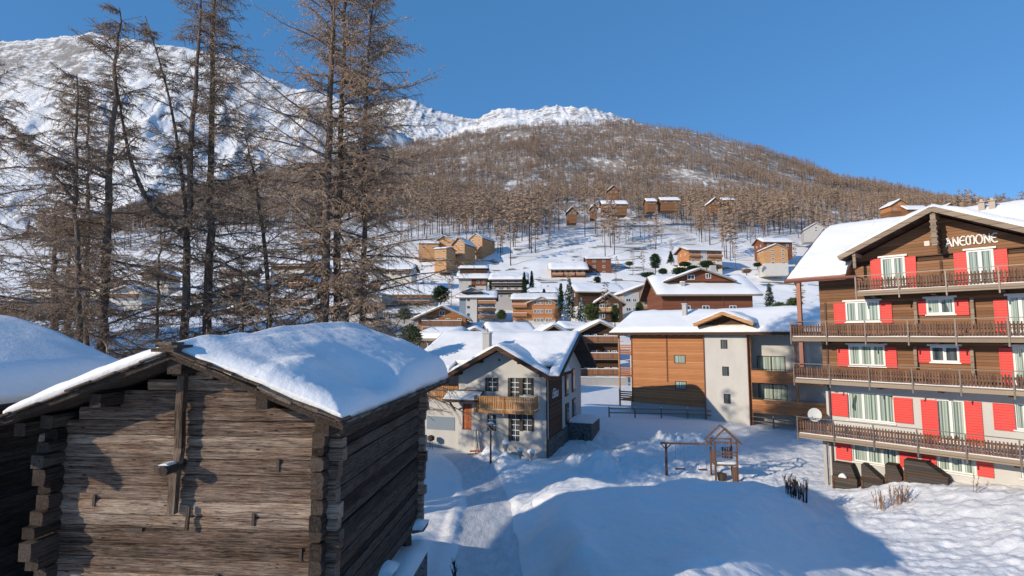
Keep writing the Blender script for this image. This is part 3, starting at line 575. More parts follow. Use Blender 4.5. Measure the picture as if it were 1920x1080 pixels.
def balcony(par,x0,x1,zf,yd,zr,mat='rail',y=-.06,snow=True,post_sp=1.9,pitch=.135,shape=True,left=True,right=False,metal=None,name='balcony'):
    m=MB(); m.box(x0,x1,y-yd,y-.003,zf-.14,zf); m.box(x0-.02,x1,y-yd-.03,y-yd-.002,zf-.24,zf+.02); o=m.build(name,M['verge'] if mat=='rail' else M[mat],par)
    m=MB(); zt=zf+(zr-zf)*(.80 if metal else .97)
    def run(a,b,f):
        n=int(abs(b-a)/pitch)
        for i in range(n):
            c=a+(b-a)*(i+.5)/n; w=pitch*.36
            if shape:
                f(c-w,c+w,zf+.10,zf+.24); f(c-w*.6,c+w*.6,zf+.24,zf+.33); f(c-w,c+w,zf+.33,zt-.1); f(c-w*.6,c+w*.6,zt-.1,zt)
            else: f(c-w,c+w,zf+.08,zt)
    run(x0,x1,lambda a,b,c,d: m.box(a,b,y-yd-.01,y-yd+.015,c,d))
    m.box(x0,x1,y-yd+.02,y-yd+.06,zf+.14,zf+.2); m.box(x0,x1,y-yd+.02,y-yd+.06,zt-.2,zt-.13)
    for flag,xx in ((left,x0),(right,x1)):
        if flag:
            run(y-yd+.07,y-.05,lambda a,b,c,d: m.box(xx-.012,xx+.012,a,b,c,d)); m.box(xx-.02,xx+.02,y-yd+.07,y-.05,zr-.05,zr)
    m.build('railing',M[mat],o)
    h=MB(); h.box(x0-.03,x1,y-yd-.025,y-yd+.025,zr-.04,zr)
    n=max(1,int((x1-x0)/post_sp))
    for i in range(n+1):
        c=x0+.04+(x1-x0-.08)*i/n; h.box(c-.032,c+.032,y-yd-.075,y-yd-.033,zf-.42,zr-.05)
    h.build('handrail',M[metal] if metal else M[mat],o)
    if snow: hf_solid(x0+.05,x1,y-yd+.08,y-.05,max(8,int((x1-x0)*2)),6,lambda X,Y:zf+.07+.04*fbm(X,Y*3,3,int(zf)),lambda X,Y:zf+.004+0*X,'balcony_snow',M['snow'],o,)
    return o
balcony(hA,2.22,AW,10.95,1.4,11.83,metal='metal',left=True); balcony(hA,-1.28,AW,8.45,1.4,9.40,metal='metal'); balcony(hA,-1.21,AW,6.03,1.4,6.93,metal='metal'); balcony(hA,-1.15,AW,2.86,1.4,3.84,metal='metal')
# beams that carry the balconies and the log ends between the windows
for z in (10.72,8.22,5.8,2.62):
    for x in np.arange(.4,AW,2.6):
        if z>10 and x<2.3: continue
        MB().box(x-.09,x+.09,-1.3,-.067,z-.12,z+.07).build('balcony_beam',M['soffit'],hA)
for px,y0_,y1_ in ((1716,562,612),(1822,558,612),(1716,650,690),(1822,653,705)):
    a=FA.loc(px,y0_,-.2); b=FA.loc(px,y1_,-.2); MB().box(a[0]-.07,a[0]+.07,-.34,-.067,b[1],a[1]).build('log_end_column',M['verge'],hA)
MB().box(-.9,-.68,-1.3,-1.1,6.0,11.75).build('corner_post',M['copper'],hA)
MB().box(-.2,-.02,-.3,-.08,-1.2,2.6).build('concrete_post',M['concrete'],hA)
MB().tube([(.25,-.1,10.5),(.22,-.12,5.8),(.22,-.12,.1)],.05,8).build('downpipe',M['metal'],hA)
# roofs
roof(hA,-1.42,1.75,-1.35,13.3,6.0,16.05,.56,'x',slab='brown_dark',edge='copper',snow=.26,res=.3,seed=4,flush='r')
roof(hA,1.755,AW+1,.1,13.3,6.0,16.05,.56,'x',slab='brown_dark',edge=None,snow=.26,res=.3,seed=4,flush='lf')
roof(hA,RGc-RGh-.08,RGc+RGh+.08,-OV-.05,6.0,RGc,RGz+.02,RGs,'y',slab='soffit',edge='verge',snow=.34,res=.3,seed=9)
m=MB(); m.tube([(-1.5,-1.42,11.8),(2.3,-1.42,11.8)],.09,8); m.tube([(-.95,-1.4,11.75),(-.85,-1.1,11.3),(-.8,-1.0,10.9)],.05,8); m.build('gutter',M['copper'],hA)
m=MB(); m.box(RGc-.11,RGc+.11,-1.4,-1.18,RGz-1.95,RGz-.2); m.box(RGc-.05,RGc+.05,-1.4,-.07,RGz-1.0,RGz-.8); m.box(RGc-.1,RGc+.1,-1.3,-.07,RGz-.42,RGz-.22)
for k in range(5): m.box(RGc-.15,RGc+.15,-1.42,-1.16,RGz-.75-.27*k,RGz-.65-.27*k)
m.build('king_post',M['verge'],hA)
for x in (RGc-3.6,RGc+3.6): 
    z=RGz-RGs*3.6-.25; m=MB(); m.box(x-.08,x+.08,-1.4,-.07,z-.12,z+.05); m.box(x-.07,x+.07,-1.36,-1.22,z-.8,z-.12); m.build('purlin_bracket',M['verge'],hA)
m=MB()
for k in range(6): m.box(RGc-.1,RGc+.1,-.45+.06*k,-.067,RGz-2.0-.2*k+.8,RGz-1.83-.2*k+.8)
m.box(RGc-.05,RGc+.05,-.16,-.067,11.0,RGz-2.6); m.build('gable_post',M['brown_dark'],hA)
q=FA.rect(1733,452,1743,461,-.07); MB().box(q[0],q[1],-.1,-.067,q[2],q[3]).build('plaque',M['cream'],hA)
for px,py in ((1842,398),(1862,402)):
    m=MB(); m.box(-.14,.14,-.14,.14,0,.65); m.box(-.2,.2,-.2,.2,.65,.7); m.box(-.07,.07,-.07,.07,.7,.85)
    a=FA.loc(px,404,5.0); m.build('chimney',M['metal'],hA,loc=(a[0],5.,15.5))
# hand-drawn uncial capitals on the gable
def letters(F,par,word,p0,p1,h,y,mat,wd=.085,slant=0.):
    G_={'A':([[(0,0),(.35,.95)],[(.28,1.),(.75,.0)],[(.2,.35),(.55,.38)],[(.1,.88),(.35,.98)]],.85),
        'N':([[(.1,0),(.12,1)],[(.05,.98),(.72,.05)],[(.72,0),(.72,.98)]],.88),
        'E':([[(.75,.95),(.4,1),(.12,.75),(.05,.5),(.12,.2),(.4,0),(.75,.06)],[(.1,.52),(.65,.54)]],.82),
        'M':([[(.3,0),(.08,.2),(.03,.5),(.12,.85),(.35,1),(.52,.8),(.55,.5),(.55,.05)],[(.55,.7),(.7,.95),(.9,.98),(1.05,.75),(1.06,.3),(.95,.05)],[(.3,0),(.5,.12)]],1.2),
        'O':([[(.45+.4*math.cos(t*math.pi/6),.5+.5*math.sin(t*math.pi/6)) for t in range(13)]],.98),
        'l':([[(.1,0),(.2,1.1)]],.32),'i':([[(.1,0),(.15,.55)],[(.18,.78),(.19,.86)]],.32),'n':([[(.08,0),(.14,.55)],[(.12,.4),(.3,.56),(.42,.45),(.38,0)]],.55),
        'a':([[(.45,.5),(.2,.52),(.05,.2),(.2,0),(.42,.2),(.46,.52),(.44,0)]],.6)}
    tot=sum(G_[c][1] for c in word); a=F.loc(*p0,y); b=F.loc(*p1,y); sx=(b[0]-a[0])/tot; x=a[0]; z=a[1]
    for c in word:
        m=MB(); st,w=G_[c]
        for s in st:
            for (u,v),(u2,v2) in zip(s[:-1],s[1:]):
                e=.03; d=math.hypot(u2-u,v2-v) or 1; ex=(u2-u)/d*e; ez=(v2-v)/d*e
                m.beam((x+(u-ex)*sx,y,z+(v-ez)*h),(x+(u2+ex)*sx,y,z+(v2+ez)*h),wd,.03,up=(0,1,0)) if True else 0
        m.build('letter',mat,par); x+=w*sx
letters(FA,hA,'ANEMONE',(1774,463),(1872,455),.46,-.12,M['frame'],wd=.06)
# satellite dish on the lowest balcony
dl=FA.loc(1527,776,-1.05); m=MB(); n=20; rings=6; v=[]; f=[]
for i in range(rings+1):
    r=.36*i/rings
    for k in range(n): v.append((r*math.cos(2*math.pi*k/n),.35*r*r,r*math.sin(2*math.pi*k/n)*1.08))
for i in range(rings):
    for k in range(n): f.append((i*n+k,i*n+(k+1)%n,(i+1)*n+(k+1)%n,(i+1)*n+k))
dish=empty('satellite_dish',FA.w(dl[0],-1.0,3.0),FA.rz,'round pale satellite dish at the left end of the lowest balcony rail','satellite dish')
v=[(a,-b,c) for a,b,c in v]; v2=[(a,b+.02,c) for a,b,c in v]; m.add(v,f); m.add(v2,[q[::-1] for q in f]); d=m.build('dish',flat_mat('dish_grey',(.5,.52,.52),.5),dish,loc=(0,0,.95),smooth=True); d.rotation_euler=(R(-12),0,R(15))
m=MB(); m.tube([(0,.08,-.1),(0,.08,.95)],.03,8); m.build('mast',M['metal'],dish); MB().tube([(0,0,.6),(0,-.4,.85),(0,-.42,.93)],.015,6).build('receiver_arm',M['metal'],dish)
# slanted dark timber bins along the foot of the wall
dm=wood_mat('dark_bin_boards',(.035,.03,.027),(.085,.07,.06),.14,rough=.8)
def bin_(name,px0,px1,pyb,H,dep,label,cut=.5,hole=False):
    a=FA.loc(px0,pyb,-dep); b=FA.loc(px1,pyb,-dep); w=b[0]-a[0]
    o=empty(name,FA.w(a[0],-dep-.04,0),FA.rz,label,'bin','dark timber bins along the chalet wall'); m=MB(); gzv=0
    z0=gz(*FA.w(a[0],-dep)[:2])-FA.O[2]-.2
    m.prism([(0,z0),(w,z0),(w,z0+.2+H*.45),(w-H*cut*.7,z0+.2+H),(0.02,z0+.2+H)],0,dep-.05); m.build('body',dm,o)
    m=MB(); m.box(-.02,w+.02,-.03,-.003,z0+.2+H*.42,z0+.2+H*.5); m.box(-.02,.08,-.035,-.003,z0,z0+.2+H*.42); m.build('rim_board',M['brown_dark'],o)
    if hole: hf_solid(w*.3,w*.62,-.22,-.035,6,3,lambda X,Y:z0+.2+H*.52+.2*np.clip(1-((X-w*.46)/(w*.17))**2,0,1),lambda X,Y:z0+.2+H*.50+0*X,'snow_cap',M['snow'],o)
bin_('garden_bin',1562,1607,905,1.45,.75,'dark slanted timber bin beside the concrete post, with a lump of snow on its ledge',.25,True)
bin_('garden_bin',1616,1656,908,1.3,.75,'narrow dark slanted bin behind the bare twigs, second from the concrete post',.9)
bin_('garden_bin',1661,1692,911,1.05,.8,'lowest and shortest dark bin, third from the concrete post',.3)
bin_('garden_bin',1697,1778,914,1.1,.9,'longest dark slanted bin, at the end of the row farthest from the concrete post',1.1)

# ---------------- white house with the light wooden balcony ----------------
FW=Fr(1026,845,39,vpn=1300); hW=empty('house',FW.O,FW.rz,'white plastered house with light wooden balcony, orange door and dark sign panel on its side','house')
ops=[]; spec=[((915,708,931,734),1,(2,3)),((957,708.5,973.5,744),1,(2,4)),((980,708.5,996,740),1,(2,3)),((958,777,974,827),1,(2,5)),((980,777,997,808),1,(2,3)),((914,777,930,808),1,(2,3))]
for r,n,b in spec: ops.append(FW.rect(*r))
dr=FW.rect(869,757,886,806); dr=(-6.62,-5.86,dr[2],dr[3])
wall_open(hW,-6.95,0,-1,5.35,ops+[dr],M['white'],name='front_wall')
m=MB(); m.prism([(-6.95,5.34),(0,5.34),(-3.45,7.2)],.003,6.); m.build('gable',M['white'],hW)
for q,(r,n,b) in zip(ops,spec): window(hW,*q,n=1,recess=.12,t=.06,frame='frame_dark',glass='glass',bars=None,sill=False); 
for q,(r,n,b) in zip(ops,spec):
    m=MB(); nx,nz=b
    for i in range(1,nx): m.box((q[0]+(q[1]-q[0])*i/nx)-.022,(q[0]+(q[1]-q[0])*i/nx)+.022,.06,.085,q[2],q[3])
    for i in range(1,nz): m.box(q[0],q[1],.062,.083,q[2]+(q[3]-q[2])*i/nz-.022,q[2]+(q[3]-q[2])*i/nz+.022)
    m.build('glazing_bar',M['frame'],hW)
for r in ((973.6,708.5,979.8,741),(952.5,708.5,956.8,744),(996.4,708.5,1000,741),(974.2,777,979.8,808),(953.5,777,957.8,827),(997.3,777,1001,809),(910,708,914.6,733),(931.3,708,933.6,733)): shut(FW,hW,r,-.01,.04,'frame_dark')
shut(FW,hW,(901,776,913,810),-.01,.04,'grey')
MB().box(dr[0],dr[1],.1,.15,dr[2],dr[3]).build('door',wood_mat('orange_door',(.36,.10,.04),(.5,.17,.07),.12,vert=True),hW)
m=MB(); m.quad((0,0,-1),(0,12.3,-1),(0,12.3,5.4),(0,0,5.4)); m.add([(0,0,5.4),(0,12.3,5.4),(0,6.15,8.2)],[(0,1,2)]); m.build('side_wall',M['white'],hW)
m=MB(); m.quad((0,12.3,-1),(-11,12.3,-1),(-11,12.3,5.4),(0,12.3,5.4)); m.quad((-11,12.3,-1),(-11,1.6,-1),(-11,1.6,5.4),(-11,12.3,5.4)); m.quad((-11,1.6,-1),(-6.95,1.6,-1),(-6.95,1.6,5.4),(-11,1.6,5.4)); m.quad((-6.95,1.6,-1),(-6.95,0.23,-1),(-6.95,.23,5.4),(-6.95,1.6,5.4)); m.build('back_wall',M['white'],hW)
MB().box(.003,.09,.02,12.28,-1,.75).build('stone_plinth',M['stone'],hW)
MB().box(.005,.07,.45,4.45,.76,5.0).build('sign_panel',M['brown_dark'],hW)
sgn=bpy.data.curves.new('sign','FONT'); sgn.body='Elina'; sgn.size=1.0; sgn.shear=.35; sgn.extrude=.015; so2=bpy.data.objects.new('t',sgn); COL.objects.link(so2)
dg=bpy.context.evaluated_depsgraph_get(); me=bpy.data.meshes.new_from_object(so2.evaluated_get(dg)); bpy.data.objects.remove(so2); me.materials.clear(); me.materials.append(M['frame'])
so3=link('sign_lettering',me,hW,(.09,1.2,3.55)); so3.rotation_euler=(R(90),0,R(90))
for y,z0,z1 in ((6.0,3.2,5.15),(8.6,3.3,5.3),(6.1,.9,2.6),(8.8,1.0,2.7)):
    m=MB(); m.box(.004,.05,y,y+.95,z0,z1); w=m.build('side_window',M['frame_dark'],hW); MB().box(.052,.06,y+.08,y+.87,z0+.08,z1-.08).build('pane',M['glass'],w)
    MB().box(.004,.10,y-.35,y-.02,z0,z1).build('shutter',M['frame_dark'],hW)
m=MB(); m.box(.1,2.0,6.6,10.6,-1,1.0); an=m.build('annex',M['stone'],hW); hf_solid(.1,2.12,6.5,10.7,12,16,lambda X,Y:1.18+.08*fbm(X,Y,3,4)-.06*X,lambda X,Y:1.005+0*X,'annex_snow',M['snow'],an)
roof(hW,-11.3,-7.3,-1.25,13.5,6.15,8.42,.415,'x',snow=.3,seed=2,res=.3,edge='soffit',flush='r')
roof(hW,-7.297,.497,.15,13.5,6.15,8.42,.415,'x',snow=.3,seed=2,res=.3,edge=None,flush='lrf')
roof(hW,.5,1.25,-1.25,13.5,6.15,8.42,.415,'x',snow=.3,seed=2,res=.3,edge='soffit',flush='l')
roof(hW,-7.35,.55,-1.28,6.0,-3.4,7.42,.53,'y',snow=.26,seed=5,res=.25,edge='brown_dark',thk=.24)
m=MB()
for x in (-6.7,-5.0,-3.4,-1.8,-.15): z=7.42-.53*abs(x+3.4)-.3; m.box(x-.09,x+.09,-1.15,-.003,z-.12,z+.07)
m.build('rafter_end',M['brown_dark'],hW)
m=MB(); c=FW.loc(913.5,640,2.); m.box(c[0]-.28,c[0]+.28,1.7,2.3,6.2,8.35); m.box(c[0]-.34,c[0]+.34,1.64,2.36,8.35,8.45); m.tube([(c[0],2,8.45),(c[0],2,8.75)],.09,8); m.build('chimney',M['grey'],hW)
q=FW.rect(890,745,1000,768.5,-1.2)
balcony(hW,-5.15,-.62,q[2]-.02,1.2,q[3]+.05,'larchwood',y=0.,snow=True,post_sp=2.2,pitch=.17,shape=False,right=True)
balcony(hW,-9.9,-7.3,3.35,.95,4.4,'larchwood',y=1.6,snow=False,post_sp=1.5,pitch=.17,shape=False)
m=MB(); c=M['brown_dark']; m.beam((-7.6,-1.25,3.3),(-4.9,-1.25,3.45),.07,.12); m.prism([(-1.3,3.38),(0,4.0),(0,4.08),(-1.3,3.46)],-7.7,-4.85,axis='x'); cp=m.build('door_canopy',c,hW)
hf_solid(-7.65,-4.9,-1.25,-.3,14,8,lambda X,Y:4.08+.48*Y+.10+.03*fbm(X*2,Y*2,2,3),lambda X,Y:4.085+.48*Y,'canopy_snow',M['snow'],cp)
m=MB(); m.beam((-7.2,-.01,2.5),(-7.2,-1.1,3.3),.08,.1); m.beam((-5.2,-.01,2.7),(-5.2,-1.1,3.4),.08,.1); m.build('canopy_brace',c,hW)
m=MB(); m.box(-10.2,-7.0,.55,1.58,-1,3.2); gw=m.build('garage_wall',M['white'],hW); MB().box(-9.9,-7.5,.52,.547,.9,1.9).build('garage_door',M['bluegrey'],hW)
MB().tube([(.02,-.1,5.2),(.02,-.1,-.5)],.055,8).build('downpipe',M['frame_dark'],hW)
q=FW.rect(934.5,673,938,677,0); MB().box(q[0],q[1],-.015,-.003,q[2],q[3]).build('vent',M['frame_dark'],hW)

# ---------------- orange timber and white building behind the playground ----------------
FO=Fr(1162,775,58,vp=-400); hO=empty('apartment_house',FO.O,FO.rz,'long building of orange boards with a white stair tower and a small tan roof gable','apartment house')
e0=8.9
ops=[FO.rect(1353,637,1366,654),FO.rect(1356,687,1369,704.5),FO.rect(1359,738,1372,756)]
T0,T1=9.2,13.15
m=MB(); m.box(1.5,T0-.003,-.10,9,1.35,e0); m.build('timber_wall',M['orange'],hO)
MB().box(1.6,T0-.1,0,9,-1,1.35).build('base_wall',M['grey'],hO)
wall_open(hO,T0,T1,-1,e0+.4,[(a,b,c,d) for a,b,c,d in ops],M['white'],y=-.35,name='stair_tower')
for q in ops: window(hO,*q,n=1,y=-.35,recess=.12,t=.06,frame='frame_dark',glass='glass',sill=False)
m=MB(); m.quad((T0,1,-1),(T0,-.35,-1),(T0,-.35,e0+.4),(T0,1,e0+.4)); m.quad((T1,-.35,-1),(T1,3,-1),(T1,3,e0+.4),(T1,-.35,e0+.4)); m.build('tower_side',M['white'],hO)
sl_=[FO.rect(1419,667.5,1473,697,1.6),FO.rect(1422,720,1477,750,1.6)]
wall_open(hO,T1,19.5,-1,e0+.4,sl_,M['white'],y=1.6,name='balcony_wall')
for q in sl_:
    window(hO,*q,n=2,y=1.6,recess=.12,t=.07,frame='frame_dark',glass='curtain',sill=False)
for x in (T1+.12,17.1,19.4): MB().box(x-.09,x+.09,-.12,.08,-.5,e0+.1).build('timber_post',M['orange'],hO)
for (a,b) in ((695.5,719),(751,777)):
    q=FO.rect(1412,a,1495,b,-.1); m=MB(); m.box(T1+.2,19.4,-.13,-.09,q[2],q[3]); m.box(T1+.2,19.4,-.08,1.58,q[2],q[2]+.15); o=m.build('balcony_parapet',M['orange'],hO)
    MB().tube([(T1+.2,-.11,q[3]+.12),(19.4,-.11,q[3]+.12)],.025,6).build('handrail',M['metal'],o)
m=MB()
for z in (1.5,4.0,6.4): m.box(.1,1.48,0,2.5,z-.12,z)
m.build('balcony_floor',M['orange'],hO)
m=MB()
for z in (1.5,4.0,6.4):
    for k in range(4): m.box(.12,1.45,.0,.03,z+.1+.22*k,z+.24+.22*k)
m.box(0,.14,-.1,.06,.8,e0); m.build('balcony_railing',M['orange'],hO)
MB().box(.2,1.48,2.5,2.6,-1,e0).build('recess_wall',M['white'],hO)
for r in ((1264,665.5,1285,681),(1266,714.5,1287,730)):
    q=FO.rect(*r,-.1); window(hO,*q,n=1,y=-.104,t=.06,frame='frame_dark',glass='curtain',sill=False)
a=FO.loc(1250,640,-.1); m=MB(); m.box(a[0]-.06,a[0]+.06,-.16,-.103,3.6,e0-.1); m.box(1.5,1.62,-.16,-.103,1.35,e0); m.box(T0-.12,T0-.005,-.16,-.103,1.35,e0); m.build('cover_strip',M['brown_red'],hO)
roof(hO,-.6,20.2,-1.1,11.,5.0,10.9,.38,'x',slab='brown_dark',edge='brown_dark',snow=.34,seed=8,res=.4)
roof(hO,T0-.55,T1+.85,-1.6,4.6,11.35,10.5,.40,'y',slab='orange_light',edge='orange_light',snow=.28,seed=3,res=.3,thk=.24)
m=MB(); m.prism([(9.0,9.35),(13.7,9.35),(11.35,10.2)],-.3,3); m.build('gable_wall',M['brown_dark'],hO)
m=MB()
for x in np.arange(.2,20,.85):
    if T0-.2<x<T1+.2: continue
    m.box(x-.06,x+.06,-1.0,-.11,8.28,8.44)
m.build('rafter_end',M['orange'],hO)
a=FO.loc(1284,585,3.); m=MB(); m.box(a[0]-.22,a[0]+.22,2.8,3.3,9.5,11.6); m.box(a[0]-.28,a[0]+.28,2.74,3.36,11.6,11.7); m.build('chimney',M['grey'],hO)
for x in (T0-.02,T1+.02): MB().tube([(x,-.42,e0-.3),(x,-.42,0)],.05,8).build('downpipe',M['copper'],hO)
# ---------------- village on the slope ----------------
def win_mesh(w,h,fr,gl,dbl):
    m=MB(); t=.1; m.box(-w/2,w/2,-.06,0,0,t); m.box(-w/2,w/2,-.06,0,h-t,h); m.box(-w/2,-w/2+t,-.06,0,t,h-t); m.box(w/2-t,w/2,-.06,0,t,h-t)
    if dbl: m.box(-.05,.05,-.06,0,t,h-t)
    m.box(-w/2+t,w/2-t,-.025,0,t,h-t,1)
    me=bpy.data.meshes.new('window'); me.from_pydata(m.v,[],m.f); me.materials.append(M[fr]); me.materials.append(M[gl]); me.polygons.foreach_set('material_index',m.m); me.update(); return me
_wc={}
def vwin(par,x,z,w=1.1,h=1.2,fr='frame',gl='glass_plain',y=0.,dbl=True,rz=0.):
    k=(round(w,1),round(h,1),fr,gl,dbl)
    if k not in _wc: _wc[k]=win_mesh(w,h,fr,gl,dbl)
    o=link('window',_wc[k],par,(x,y-.004,z)); o.rotation_euler=(0,0,rz); return o
def chalet(px0,px1,base,eave,ridge,Y,label,axis='y',yaw=0.,depth=None,floors=3,cols=3,lower='white',upper='brown_red',split=.35,balc=(),ov=1.0,name='chalet',cat='chalet',chim=None,fr='frame',wrows=None,sidewin=True,snow=.45,roofmat='brown_dark',edge='verge',ridge_off=.5,group=None,bmat='rail_far',wx=None):
    O=P(px0,base,Y); k=Y/FPX; w=(px1-px0)*k/max(.6,math.cos(R(yaw))); h=(base-eave)*k; zr=(base-ridge)*k; d=depth or w*.9
    e=empty(name,O,R(yaw),label,cat,group)
    rc=w*ridge_off if axis=='y' else d/2
    half=(max(rc,w-rc) if axis=='y' else d/2); sl=max(.22,(zr-h)/half)
    if axis=='x' : zr=max(zr,h+sl*half)
    zs=h*split; th=.25
    m=MB(); m.box(0,w,0,d,-5,zs if zs>0 else -4.9); lo=m.build('lower_wall',M[lower],e)
    m=MB(); m.box(-.04,w+.04,-.04,d+.04,max(zs,-4.8),h-.05)
    if axis=='y': m.prism([(0,h-.05),(w,h-.05),(rc,zr-th)],-.038,d+.035)
    else: m.prism([(0,h-.05),(d,h-.05),(d/2,zr-th)],-.038,w+.035,axis='x')
    m.build('upper_wall',M[upper],e)
    r=roof(e,-ov,w+ov,-ov,d+ov,rc,zr,sl,axis,slab=roofmat,edge=edge,snow=snow,res=max(.5,w/16),seed=int(px0)%97,thk=th)
    fh=h/floors
    for b in balc:                      # (x0 fraction, x1 fraction, floor index)
        x0,x1,fl=b[:3]; mt=b[3] if len(b)>3 else bmat; z=fh*fl; a,c=w*x0,w*x1; m=MB(); m.box(a,c,-1.15,-.05,z-.15,z); bo=m.build('balcony',M['frame'] if mt=='frame' else M['verge'],e)
        m=MB(); m.box(a,c,-1.2,-1.12,z+.05,z+.95); m.box(a,a+.06,-1.11,-.05,z+.05,z+.95); m.box(c-.06,c,-1.11,-.05,z+.05,z+.95); m.build('railing',M[mt],bo)
        MB().box(a,c,-1.25,-1.05,z+.953,z+1.06).build('railing_snow',M['snow_far'],bo)
    rows=wrows or range(floors)
    for fl in rows:
        z=fh*(fl+.32)
        xs=wx or [(i+.5)/cols for i in range(cols)]
        for q in xs: vwin(e,w*q,z,1.3 if w/len(xs)>3 else .9,min(1.25,fh*.5),fr,y=-.042)
    if axis=='y' and zr-h>2.2: vwin(e,rc,h+.2,1.2,1.1,fr,y=-.042)
    if sidewin:
        for q in (.3,.7):
            vwin(e,w+.042,fh*(floors-1+.32),.9,1.1,fr,y=d*q,rz=R(90)) if True else 0
            vwin(e,-.042,fh*(floors-1+.32),.9,1.1,fr,y=d*q,rz=R(-90))
    if chim:
        cx,cy,ch=chim; b=zr-sl*abs((w*cx if axis=='y' else d*cy)-rc); m=MB(); m.box(w*cx-.35,w*cx+.35,d*cy-.35,d*cy+.35,b-.5,b+ch); m.box(w*cx-.42,w*cx+.42,d*cy-.42,d*cy+.42,b+ch,b+ch+.12); m.build('chimney',M['grey'],e)
        hf_solid(w*cx-.4,w*cx+.4,d*cy-.4,d*cy+.4,4,4,lambda X,Y:b+ch+.3+0*X,lambda X,Y:b+ch+.125+0*X,'chimney_snow',M['snow_far'],e)
    return e,w,h,zr,d,sl,k
def addgable(c,x0,x1,y0,zr,sl=.45,mat='brown_dark',wall='brown_red',dep=None,snow=.35):
    e,w,h,z,d,s,k=c; m=MB(); xc=(x0+x1)/2; hh=(x1-x0)/2; ov=.7
    m.prism([(x0,zr-sl*hh-.3),(x1,zr-sl*hh-.3),(xc,zr-.25)],y0,y0+(dep or d*.5)); m.build('front_gable',M[wall],e)
    roof(e,x0-ov,x1+ov,y0-.9,y0+(dep or d*.5),xc,zr,sl,'y',slab=mat,edge='verge',snow=snow,res=.7,seed=3,thk=.22)
# big brown house with the broad low gable
c=chalet(1243,1409,592,546,512,100,'broad reddish brown building with a wide low gable standing up from its snowy roof','x',-2,13,2,1,'brown_red','brown_red',.3,name='chalet',sidewin=False,ov=1.4,chim=(.25,.1,1.0),wrows=[0],wx=[.27,.48,.78],snow=.5)
addgable(c,1.6,13.6,2.0,9.1,.36,wall='brown_red',dep=7)
vw=c[0]; vwin(vw,9.3,7.2,1.0,1.0,y=1.99); vwin(vw,6.0,7.0,1.4,.9,y=1.99)
MB().box(10.2,11.2,3,4.,7.2,9.9).build('chimney',M['grey'],vw)
m=MB(); 
for x in (4.2,11.0): m.box(x,x+.25,-.12,-.045,-1,4.4)
m.build('downpipe',M['copper'],vw)
# row right behind
c=chalet(1168,1243,594,549,533,150,'white-walled house with pale orange balconies, left of the broad brown building','y',6,10,3,2,'white','orange_light',.05,[(.45,1.05,1),(.45,1.05,2)],wx=[.15,.6,.85],ridge_off=.55,bmat='orange_light',sidewin=False,ov=.8)
MB().box(-.02,c[1]*.42,-.14,-.045,-3,c[2]+.2).build('white_wall',M['white'],c[0]); vwin(c[0],c[1]*.14,4.2,1.4,1.0,y=-.142); vwin(c[0],c[1]*.30,4.2,1.0,1.0,y=-.142); vwin(c[0],c[1]*.14,1.6,1.4,1.0,y=-.142); vwin(c[0],c[1]*.30,1.6,1.0,1.0,y=-.142)
chalet(1117,1166,603,566,550,135,'small brown house with a pale gable beside the bushy pine','y',-8,9,2,2,'orange_light','brown_dark',.0,[(.0,.7,1,'orange_light')],ov=.9,sidewin=False)
chalet(1084,1170,577,544,529,165,'dark brown chalet with a broad snowy roof side, behind the small brown house','x',10,11,2,2,'white','brown_dark',.1,[],ov=1.2,wx=[.75,.9],chim=(.5,.5,.7))
c=chalet(962,1041,609,560,549,170,'orange-brown house with rows of tiny windows and two balconies on its left','x',-3,12,3,1,'white','orange',.16,[(-.02,.33,1,'orange'),(-.02,.33,2,'orange')],wx=[.52,.60,.68,.80,.88],sidewin=False,ov=.9,chim=(.35,.5,1.))
addgable(c,c[1]*.33,c[1],-.05,(609-557)*.17,.42,wall='orange',dep=5)
c=chalet(861,925,610,556,543,172,'tall white tower-like apartment house with four brown balconies','x',0,14,4,1,'grey','bluegrey',.02,[(.55,1.08,1,'orange'),(.55,1.08,2,'orange'),(.55,1.08,3,'orange')],wx=[.78],sidewin=False,ov=1.2,name='apartment_house',cat='apartment house',wrows=[0,1,2,3])
MB().box(c[1]*.2,c[1]*.52,-.6,-.045,-4,c[2]+.3).build('white_tower',M['white'],c[0])
for z in (.6,3,5.4,7.8): vwin(c[0],c[1]*.27,z,.8,.8,'frame_dark',y=-.602,dbl=False)
addgable(c,c[1]*.12,c[1]*.62,-.55,c[2]+2.9,.42,wall='bluegrey',dep=6)
chalet(784,872,626,594,574,112,'brown chalet with a wide gable and long wooden balcony, just above the white house roof','y',3,11,2,4,'white','orange',.05,[(.08,.92,1),(.1,.9,0.25)],ov=1.3,wrows=[0,1])
chalet(716,815,578,549,533,190,'long grey-white building with a brown wooden balcony band, half hidden by twigs','x',2,12,3,6,'white','white',.3,[(.22,.97,1),(.22,.97,2)],ov=1.5,snow=.7)
chalet(722,800,602,586,580,172,'low grey building in front of the one with the brown balcony band','x',2,8,1,4,'grey','grey',.2,[],ov=.8)
c=chalet(861,912,537,519,505,215,'brown and white house with two stacked snowy roof levels','x',0,11,1,3,'white','brown_red',.05,[],ov=1.3,wx=[.7,.9])
roof(c[0],-.8,c[1]+.8,1.5,9,5.2,c[3]+1.9,.3,'x',snow=.6,res=.8); MB().box(0,c[1],2.2,8.5,c[2],c[3]+1.0).build('upper_storey',M['brown_dark'],c[0]); MB().box(-.1,c[1]*.45,-.12,-.045,-3,c[2]-.1).build('white_wall',M['white'],c[0])
c=chalet(922,985,562,522,509,200,'dark-fronted house with white panels under a huge snowy roof, beside two firs','x',-2,15,3,1,'grey','frame_dark',.25,[(0,1,1,'frame_dark'),(0,1,2,'frame_dark')],wx=[.06,.28,.52,.72,.93],ov=1.3,fr='frame',sidewin=False,snow=.7)
